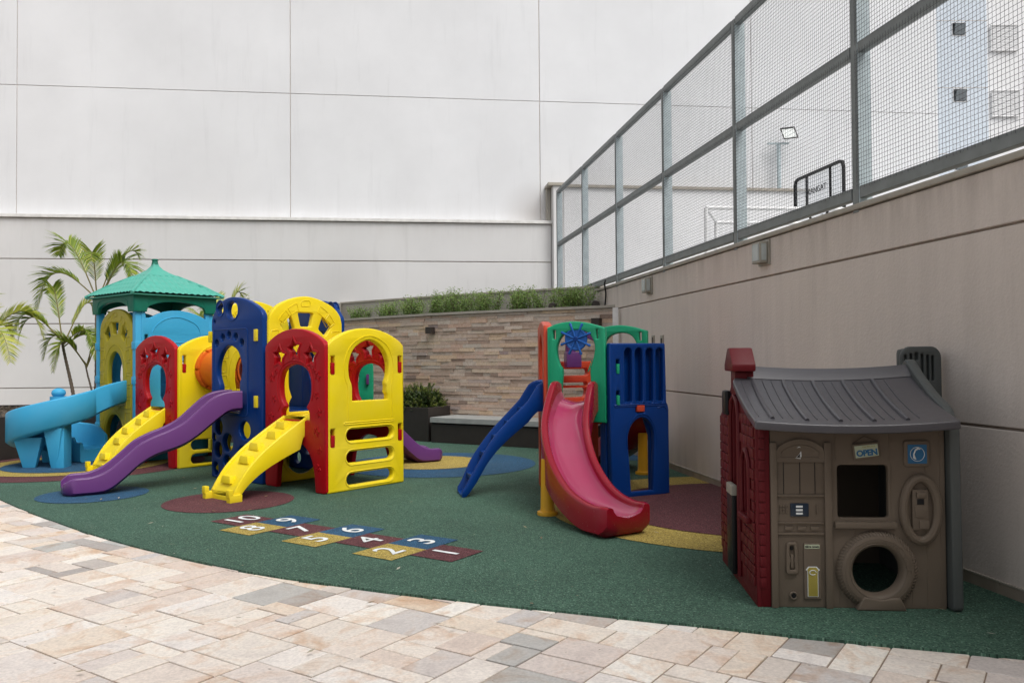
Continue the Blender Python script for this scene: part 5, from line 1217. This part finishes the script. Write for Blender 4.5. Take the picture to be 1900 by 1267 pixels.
# blue ladder
pts = [(.345, 8.10), (.20, 8.06), (.02, 8.01), (-.15, 7.97), (-.30, 7.935), (-.42, 7.90), (-.51, 7.88)]
path = [Vector(q) for q in catmull(pts, 4, False)]; cl = [0.0]
for a, b in zip(path, path[1:]): cl.append(cl[-1] + (b - a).length)
tab = smooth_tab([(0, (1.085, .80)), (.10, (1.075, .79)), (.19, (1.02, .78)), (.26, (.91, .70)), (.42, (.77, .585)), (.60, (.61, .44)), (.75, (.44, .28)), (.88, (.25, .10)), (.95, (.13, .01)), (1.0, (.06, 0.0))], 3)
st = []
for i, p in enumerate(path):
    t = cl[i] / cl[-1]; d_ = (path[min(i + 1, len(path) - 1)] - path[max(i - 1, 0)]).normalized(); r_, b_ = lerp_table(tab, t)
    st.append(dict(p=p, d=d_, w=.165, bed=max(b_ + .02, r_ - .16), rimL=r_, rimR=r_, bot=b_, lip=.035, fillet=.02, belly=.012))
lad = section_sweep(st, M['navy'], 'ladder', sm_)
for k, t in enumerate((.30, .45, .60, .74, .88)):
    u = t * cl[-1]; i = max(j for j in range(len(cl)) if cl[j] <= u); p = path[i]; d_ = (path[i + 1] - path[i]).normalized(); r_, b_ = lerp_table(tab, t)
    mb = MB(); mb.box((p.x, p.y, r_ - .075), (.06, .29, .05), math.atan2(d_.y, d_.x)); mk('rung', mb, M['navy'], lad, bev=.012)

# ================================================================== PLAYHOUSE
FL = Vector((1.345, 4.300)); ex = Vector((.9975, -.0705)); ey = Vector((.0705, .9975)); HRZ = math.atan2(ex.y, ex.x)
ph = rootat('playhouse', 'brown, brick-red and grey plastic playhouse with a curved slate roof standing by the beige wall', 'playhouse', (1.85, 4.75))
def hp(x, y, z=0.0): q = FL + ex * x + ey * y; return Vector((q.x, q.y, z))
def hbox(name, x0, x1, y0, y1, z0, z1, mat, parent, bev=.006, taper=1.0):
    mb = MB(); c = hp((x0 + x1) / 2, (y0 + y1) / 2); mb.box((c.x, c.y, (z0 + z1) / 2), (x1 - x0, y1 - y0, z1 - z0), HRZ, taper); return mk(name, mb, mat, parent, sm=35, bev=bev)
DP = .98; WH = .94
win = rrect(.335, .462, .592, .735, .018, 3); tire = ell(.523, .197, .122, .122, 36)
planks = [0.06, .145, .22, .327, .60, .778]
front_rg = [([(x, a), (x, b)], False) for x, a, b in ((.327, .76, .90), (.60, .76, .90), (.605, .50, .74), (.778, .70, .73), (.78, .02, .33), (.42, .37, .41), (.34, .02, .10), (.705, .02, .10), (.70, .34, .42), (.85, .02, .90))]
fw = plate('front_wall', [[(-.005, 0), (.875, 0), (.875, .955), (-.005, .955)], win, tire], .035, M['brown'], ph, FL + ey * .018, ex, .004, front_rg, .003)
# door-like left column
col = hbox('door_frame', -.008, .026, -.020, .004, 0, .853, M['brown'], fw); hbox('door_frame', .266, .302, -.020, .004, 0, .853, M['brown'], fw)
tr_ = arch = [(.026, .815), (.026, .755), (.266, .755), (.266, .815)] + arc(.146, .70, .165, .165, 43, 137, 10)
plate('transom', [tr_], .018, M['brown'], fw, FL - ey * .006, ex, .004, [([(.05, .80), (.05, .775), (.24, .775), (.24, .80)] + arc(.146, .70, .14, .14, 50, 130, 8), True)], .003)
hbox('cross_rail', .026, .266, -.012, .003, .572, .582, M['brown'], fw, .003); hbox('cross_rail', .026, .266, -.010, .003, .375, .386, M['brown'], fw, .003); hbox('cross_rail', .026, .266, -.010, .003, .432, .440, M['brown'], fw, .003)
for x in (.062, .145, .222): hbox('plank_seam', x - .0015, x + .0015, -.0025, .002, .585, .752, M['black'], fw, 0)
for x in (.065, .13, .195): hbox('button', x, x + .042, -.008, .002, .398, .418, M['brown'], fw, .003)
for i in range(3):
    for j in range(3): hbox('key', .040 + i * .015, .051 + i * .015, -.006, .002, .485 + j * .016, .497 + j * .016, M['brown'], fw, .002)
sc = hbox('screen', .094, .187, -.007, .002, .470, .537, M['sticker_dark'], fw, .002)
for k in range(3): hbox('text_line', .122, .156, -.0085, -.0065, .480 + k * .018, .490 + k * .018, M['mark'], sc, 0)
hbox('card_slot', .226, .232, -.010, .002, .482, .530, M['brown'], fw, .002)
sn = plate('fuel_holster', [rounded([(.066, .172), (.130, .172), (.126, .338), (.070, .338)], .02), rounded([(.082, .195), (.114, .195), (.106, .245), (.112, .275), (.106, .322), (.088, .322), (.082, .275), (.092, .245)], .012)], .022, M['brown'], fw, FL - ey * .006, ex, .005)
mb = MB(); c = hp(.097, -.002, .305); mb.lathe(c, [(.010, 0), (.010, .003)], 12, axis=(ey.x * -1, ey.y * -1, 0)); mk('nozzle_hole', mb, M['black'], fw)
hbox('fuel_nozzle', .090, .106, -.014, .0, .205, .275, M['brown'], fw, .006)
mb = MB(); c = hp(.104, 0, .062); mb.lathe(c, [(.021, -.002), (.021, .010), (.017, .013), (.013, .010), (.012, .001)], 20, axis=(-ey.x, -ey.y, 0)); rg_ = mk('tube_ring', mb, M['brown'], fw)
mb = MB(); c = hp(.104, -.0102, .062); mb.lathe(c, [(.0118, 0), (.0118, .0006)], 16, axis=(-ey.x, -ey.y, 0)); mk('tube_hole', mb, M['black'], rg_)
pn = plate('pump_panel', [rrect(.158, .044, .246, .332, .008)], .012, M['brown'], fw, FL - ey * .003, ex, .004)
def stick(name, poly, mat, y, parent, th=.0015): return plate(name, [poly], th, mat, parent, FL - ey * y, ex, .0002)
stick('name_sticker', rrect(.162, .305, .238, .326, .003, 2), M['sticker_pale'], .0098, pn)
def txt(s, size, x, z, y, mat, parent, rot=0, sp_=1.0, off=0.0):
    me = text_mesh(s, size, .0005, space=sp_, offset=off); me.transform(Matrix.Rotation(rad(rot), 4, 'Z')); me.transform(Matrix.Rotation(rad(90), 4, 'X')); q = hp(x, -y, z); return link('lettering', me, mat, parent, q, HRZ)
txt('tikes town', .0165, .200, .3155, .0112, M['print_black'], pn, off=.0005)
stick('gauge_sticker', [(.175, .058), (.229, .058), (.229, .190), (.238, .196), (.222, .213), (.180, .213), (.166, .196), (.175, .190)], M['mark'], .0098, pn)
stick('gauge_sticker', [(.178, .061), (.226, .061), (.226, .188), (.230, .195), (.219, .209), (.184, .209), (.173, .195), (.178, .188)], M['sticker_gold'], .0112, pn)
mb = MB(); c = hp(.202, -.0125, .183); mb.tube([c + Vector((math.cos(a) * .017, 0, math.sin(a) * .012)) for a in [k * .55 for k in range(11)]], .0022, 5); mk('gauge_swirl', mb, M['mark'], pn)
stick('sail_sticker', [(.120, .772), (.147, .768), (.152, .782), (.150, .808), (.138, .790)], M['mark'], .0158, fw)
stick('sail_sticker', [(.128, .778), (.143, .776), (.146, .798)], M['print_black'], .0168, fw)
stick('bird_sticker', [(.127, .824), (.140, .828), (.150, .826), (.140, .832)], M['mark'], .0158, fw)
# window sill + trim
hbox('window_sill', .314, .626, -.030, .004, .412, .446, M['brown'], fw, .008)
if False: plate('window_trim', [rrect(.318, .446, .608, .750, .022), rrect(.334, .461, .593, .736, .016)], .016, M['brown'], fw, FL - ey * .005, ex, .005)
# tyre
mb = MB(); c = hp(.523, 0, .197); n_ = 60; vs = []; pr = [(.122, .012), (.124, -.018), (.135, -.032), (.152, -.036), (.172, -.034), (.190, -.024), (.2, -.008), (.201, .005)]
for r_, dd in pr:
    for k in range(n_):
        a = 2 * math.pi * k / n_; vs.append(c + Vector((ex.x, ex.y, 0)) * math.cos(a) * r_ + Vector((ey.x, ey.y, 0)) * dd + Vector((0, 0, math.sin(a) * r_)))
mb.add(vs, [(i * n_ + k, i * n_ + (k + 1) % n_, (i + 1) * n_ + (k + 1) % n_, (i + 1) * n_ + k) for i in range(len(pr) - 1) for k in range(n_)])
ty = mk('tyre', mb, M['brown'], fw, sm=50)
mb = MB()
for k in range(72):
    a = 2 * math.pi * k / 72
    if -2.15 < ((a + math.pi) % (2 * math.pi)) - math.pi < -1.0: continue
    p = [c + Vector((ex.x, ex.y, 0)) * math.cos(a + da) * r_ + Vector((ey.x, ey.y, 0)) * dd + Vector((0, 0, math.sin(a + da) * r_)) for r_, dd, da in ((.181, -.031, 0), (.193, -.024, .03), (.203, -.006, .05))]
    mb.tube(p, .0034, 5)
mk('treads', mb, M['brown'], ty, kind='stuff')
for k in range(2):
    rr_ = (.140, .165)[k]; mk('bead', MB().tube([c + Vector((ex.x, ex.y, 0)) * math.cos(a) * rr_ + Vector((ey.x, ey.y, 0)) * -.034 + Vector((0, 0, math.sin(a) * rr_)) for a in [q * math.pi / 24 for q in range(48)]], .0022, 4, closed=True), M['brown'], ty)
for i, ch in enumerate('TOWN TIRE'):
    if ch == ' ': continue
    a = rad(78 - i * 9.5); me = text_mesh(ch, .030, .0015); me.transform(Matrix.Rotation(a - math.pi / 2, 4, 'Z')); me.transform(Matrix.Rotation(rad(90), 4, 'X'))
    link('letter', me, M['brown'], ty, hp(.523 + math.cos(a) * .1525, -.0365, .197 + math.sin(a) * .1525), HRZ)
plate('tyre_chock', [rounded([(.410, 0), (.660, 0), (.628, .068), (.575, .082 - .02), (.535, .055), (.49, .062), (.445, .068)], .012)], .05, M['brown'], fw, FL - ey * .022, ex, .008)
# open sign
sg = plate('open_sign', [rounded([(.408, .843), (.418, .760), (.552, .776), (.542, .858)], .008)], .014, M['brown'], fw, FL - ey * .008, ex, .004)
stick('sign_face', [(.418, .833), (.426, .772), (.542, .786), (.534, .846)], M['sticker_pale'], .0158, sg)
txt('OPEN', .042, .482, .799, .0168, M['sticker_blue'], sg, 6.5, .95, .002)
txt('Yes We Are', .013, .490, .832, .0168, M['sticker_gold'], sg, 6.5)
mk('sign_cord', MB().tube([hp(.412, -.012, .848), hp(.468, -.012, .885), hp(.538, -.012, .860)], .0018, 5), M['dark_lamp'], sg)
# phone picture and handset
pf = plate('phone_sign', [rrect(.668, .728, .797, .862, .016)], .014, M['brown'], fw, FL - ey * .006, ex, .005)
stick('phone_picture', rrect(.686, .745, .781, .842, .003, 2), M['sticker_blue'], .0138, pf)
c = hp(.7335, -.0155, .793); X3 = Vector((ex.x, ex.y, 0))
mk('ring_mark', MB().tube([c + X3 * math.cos(a) * .035 + Vector((0, 0, math.sin(a) * .036)) for a in [q * math.pi / 14 for q in range(28)]], .0014, 4, closed=True), M['mark'], pf)
mk('handset_mark', MB().tube([c + X3 * x + Vector((0, 0, z)) for x, z in ((.014, .026), (.003, .030), (-.010, .020), (-.018, .0), (-.016, -.018), (-.008, -.026))], [.003, .0065, .004, .0035, .0065, .003], 6), M['mark'], pf)
ov = [hp(.746 + math.cos(a) * .085 * (1 if abs(math.cos(a)) > 0 else 1), -.012, .510 + math.sin(a) * .160) for a in [q * math.pi / 20 for q in range(40)]]
mk('oval_ring', MB().tube(ov, .0225, 10, closed=True), M['brown'], fw)
pb = hbox('phone_body', .703, .784, -.018, .004, .405, .612, M['brown'], fw, .006)
hbox('phone_display', .727, .762, -.0195, -.016, .536, .565, M['black'], pb, .001); hbox('phone_handset', .722, .770, -.028, -.015, .572, .600, M['brown'], pb, .008); hbox('phone_tray', .735, .784, -.026, -.015, .412, .455, M['brown'], pb, .005); hbox('phone_plate', .715, .768, -.022, -.015, .470, .530, M['brown'], pb, .004)
# right side wall, thick grey board following the gable
def side_board(x, th, yz, mat, name, parent, bev=.012):
    me = upright(curve_mesh([yz], th, bev)); smooth(me, 35); return link(name, me, mat, parent, hp(x, 0, 0), math.atan2(ey.y, ey.x))
gab = rounded([(-.055, 0), (-.045, .93), (.03, 1.03), (.20, 1.10), (.36, 1.19), (.50, 1.285), (.64, 1.19), (.80, 1.10), (.97, 1.03), (1.02, .93), (1.02, 0)], .03)
side_board(.909, .054, gab, M['greygreen'], 'gable_board', ph)
# left brick wall with doorway and window, chamfered corner
yz = [(.0, 0), (.0, .93), (.10, .99), (.30, 1.08), (.42, 1.17), (.56, 1.17), (.70, 1.08), (.88, .99), (.98, .93), (.98, 0)]
wl_ = catmull([(.14, .52), (.14, .68), (.17, .745), (.215, .765), (.26, .745), (.29, .68), (.29, .52)], 4, False); wl_ = [(.14, .44)] + wl_ + [(.29, .44)]
dr_ = [(.40, .06), (.40, .95), (.43, 1.02), (.50, 1.05), (.57, 1.02), (.60, .95), (.60, .06)]
lw = side_board(-.055, .05, yz, M['maroon'], 'brick_wall', ph, .006)
bpy.data.objects.remove(lw)
me = upright(curve_mesh([yz, wl_, rounded(dr_, .02)], .05, .006)); smooth(me, 35); lw = link('brick_wall', me, M['maroon'], ph, hp(-.055, 0, 0), math.atan2(ey.y, ey.x))
def lbox(name, y0, y1, z0, z1, dep, parent, mat, bev=.005, x=-.080):
    mb = MB(); c = hp(x - dep / 2, (y0 + y1) / 2); mb.box((c.x, c.y, (z0 + z1) / 2), (dep, y1 - y0, z1 - z0), HRZ); return mk(name, mb, mat, parent, sm=35, bev=bev)
rb = random.Random(7); z = .10; row = 0
while z < 1.06:
    y = .02 - (row % 2) * .045
    top = lerp_table([(0, (.93,)), (.10, (.99,)), (.30, (1.08,)), (.42, (1.15,)), (.56, (1.15,)), (.70, (1.08,)), (.98, (.93,))], max(0, y))[0]
    while y < .96:
        y0, y1 = max(.015, y + .003), min(.965, y + .093); yc = (y0 + y1) / 2
        top = lerp_table([(0, (.93,)), (.10, (.99,)), (.30, (1.08,)), (.42, (1.15,)), (.56, (1.15,)), (.70, (1.08,)), (.98, (.93,))], yc)[0]
        hit = (.12 < y1 and y0 < .31 and .40 < z + .05 and z < .79) or (.385 < y1 and y0 < .615 and z < 1.07)
        if not hit and y1 - y0 > .02 and z + .05 < top: lbox('brick', y0, y1, z, z + .050, .009, lw, M['maroon'], .004)
        y += .096
    z += .0555; row += 1
fr_ = [hp(-.088, y_, z_) for y_, z_ in [(.125, .44), (.125, .69), (.16, .765), (.215, .79), (.27, .765), (.305, .69), (.305, .44)]]
mk('window_trim', MB().tube(catmull([tuple(q) for q in fr_], 4, False), .013, 8), M['maroon'], lw)
lbox('window_sill', .105, .325, .405, .440, .035, lw, M['maroon'], .01, -.078)
fr_ = [hp(-.088, y_, z_) for y_, z_ in [(.385, .06), (.385, .96), (.42, 1.04), (.50, 1.075), (.58, 1.04), (.615, .96), (.615, .06)]]
mk('door_trim', MB().tube([tuple(q) for q in fr_], .014, 8), M['maroon'], lw)
# corner pier turning onto the front
mb = MB(); mb.prism([tuple(hp(x, y)[:2]) for x, y in ((-.080, .030), (-.055, -.004), (-.008, -.006), (-.008, .04), (-.05, .04))], 0, .945); cpz = mk('corner_pier', mb, M['maroon'], ph, sm=35, bev=.008)
z = .10
while z < .88:
    mb = MB(); mb.prism([tuple(hp(x, y)[:2]) for x, y in ((-.088, .034), (-.060, -.011), (-.034, -.013), (-.034, .0), (-.052, .004), (-.072, .036))], z, z + .050); mk('brick', mb, M['maroon'], cpz, sm=35, bev=.004); z += .0555
# half door hanging in the doorway
lbox('half_door', .44, .60, .05, .50, .030, ph, M['black'], .012, -.090); lbox('door_top', .44, .60, .50, .56, .034, ph, M['lamp_body'], .008, -.088)
# back wall, floor-less interior
plate('back_wall', [[(-.05, 0), (.90, 0), (.90, .95), (-.05, .95)], rrect(.20, .585, .46, .75, .02)], .035, M['brown'], ph, FL + ey * (DP - .02), ex, .004)
# curved roof
nx_, ny_ = 44, 26; x0r, x1r = -.115, .885
def x0f(y): return x0r if y < .40 else x0r + (.085) * min(1, (y - .40) / .09)
def roof_z(u, y):
    """u 0..1 across, y local depth; concave slopes, sagging ridge and eaves"""
    t = min(1, abs(y - .49) / .655); z = 1.222 - .245 * t ** 0.9 - .022 * math.sin(t * math.pi)
    sag = .022 * (1 - (2 * u - 1) ** 2); return z - sag + .0
mb = MB(); vs = []; ys = [-.165 + (1.31) * j / (2 * ny_) for j in range(2 * ny_ + 1)]
for j, y in enumerate(ys):
    for i in range(nx_ + 1):
        u = i / nx_; bow = -.020 * (1 - (2 * u - 1) ** 2) * (1 if y < .49 else -1) * min(1, abs(y - .49) / .655); p = hp(x0f(y) + (x1r - x0f(y)) * u, y + bow); vs.append((p.x, p.y, roof_z(u, y)))
W1 = nx_ + 1; fs = [(j * W1 + i, j * W1 + i + 1, (j + 1) * W1 + i + 1, (j + 1) * W1 + i) for j in range(2 * ny_) for i in range(nx_)]
nv = len(vs); vs += [(a, b, c - (.045 if 0 < jj < 2 * ny_ else .045)) for jj in range(2 * ny_ + 1) for (a, b, c) in vs[jj * W1:(jj + 1) * W1]]
fs += [tuple(nv + k for k in reversed(f)) for f in fs[:]]
for j in range(2 * ny_):
    for i in (0, nx_): fs.append((j * W1 + i, (j + 1) * W1 + i, nv + (j + 1) * W1 + i, nv + j * W1 + i))
for i in range(nx_):
    for j in (0, 2 * ny_): fs.append((j * W1 + i, j * W1 + i + 1, nv + j * W1 + i + 1, nv + j * W1 + i))
mb.add(vs, fs); me = mb.mesh('roof'); fix_normals(me); bevel_mesh(me, .010, 3, 60); smooth(me, 50); rf = link('roof', me, M['slate'], ph)
def on_roof(u, y, dz=0.0):
    bow = -.020 * (1 - (2 * u - 1) ** 2) * (1 if y < .49 else -1) * min(1, abs(y - .49) / .655); p = hp(x0f(y) + (x1r - x0f(y)) * u, y + bow); return Vector((p.x, p.y, roof_z(u, y) + dz))
def batten(u, r_, a=.405, b=-.105, name='batten', flat_=1.0):
    mk(name, MB().tube([on_roof(u + (0.012 * (1 - k / 14)), a + (b - a) * k / 14, .001) for k in range(15)], [r_ * .8] + [r_] * 13 + [r_ * .7], 8), M['slate'], rf)
for u in (.10, .27, .435, .60, .765): batten(u, .0155)
for u in (.035, .155, .205, .325, .375, .49, .54, .655, .705, .83): batten(u, .0042, .40, -.085, 'seam')
mb = MB()
for sgn in (0,):
    L_ = []
    for i in range(nx_ + 1):
        u = i / nx_; a = on_roof(u, .415, .004); b = on_roof(u, .455, .022); c_ = on_roof(u, .49, .026); d_ = on_roof(u, .525, .022); f_ = on_roof(u, .565, .004); L_ += [a, b, c_, d_, f_]
    mb.add(L_, [(i * 5 + k, (i + 1) * 5 + k, (i + 1) * 5 + k + 1, i * 5 + k + 1) for i in range(nx_) for k in range(4)] + [(0, 1, 2, 3, 4), tuple(nx_ * 5 + k for k in range(5))])
mk('ridge_cap', mb, M['slate'], rf, sm=50, bev=0)
# red chimney on the left gable
ch = rootat('x', '', '', (0, 0)); bpy.data.objects.remove(ch)
chm = hbox('chimney', -.095, .010, .42, .56, 1.08, 1.245, M['maroon'], ph, .01)
mb = MB(); pr = [(.37, 1.215), (.37, 1.255), (.462, 1.350), (.518, 1.350), (.61, 1.255), (.61, 1.215)]
vs = [tuple(hp(-.122, y, z)) for y, z in pr] + [tuple(hp(.012, y, z)) for y, z in pr]; n_ = len(pr)
mb.add(vs, [tuple(range(n_)), tuple(range(n_, 2 * n_))] + [(i, (i + 1) % n_, n_ + (i + 1) % n_, n_ + i) for i in range(n_)]); mk('chimney_cap', mb, M['maroon'], chm, sm=35, bev=.010)
hbox('brick', -.098, -.06, .412, .43, 1.10, 1.15, M['maroon'], chm, .004); hbox('brick', -.05, .004, .412, .43, 1.10, 1.15, M['maroon'], chm, .004); hbox('brick', -.098, -.03, .412, .43, 1.16, 1.21, M['maroon'], chm, .004)
lbox('porch_lamp', .60, .70, .95, 1.10, .04, ph, M['black'], .02, -.085)
# grey louvred chimney behind on the right
lv = [rrect(a, 1.15, a + .014, 1.315 - abs(a - .085) * .2, .006, 2) for a in (.022, .054, .118, .150, .182 - .005)] + [rrect(.082, 1.27, .102, 1.315, .006, 2)]
cb = plate('vent_chimney', [rounded([(0, .90), (.235, .90), (.235, 1.31), (.20, 1.352), (.035, 1.352), (0, 1.31)], .03)] + lv, .03, M['greygreen'], ph, hp(.915, .66).xy, ex, .008)
hbox('vent_body', .925, 1.140, .675, .76, .90, 1.34, M['greygreen'], cb, .03)
hbox('vent_body', .925, 1.140, .69, .75, 0.0, .92, M['greygreen'], cb, .01)
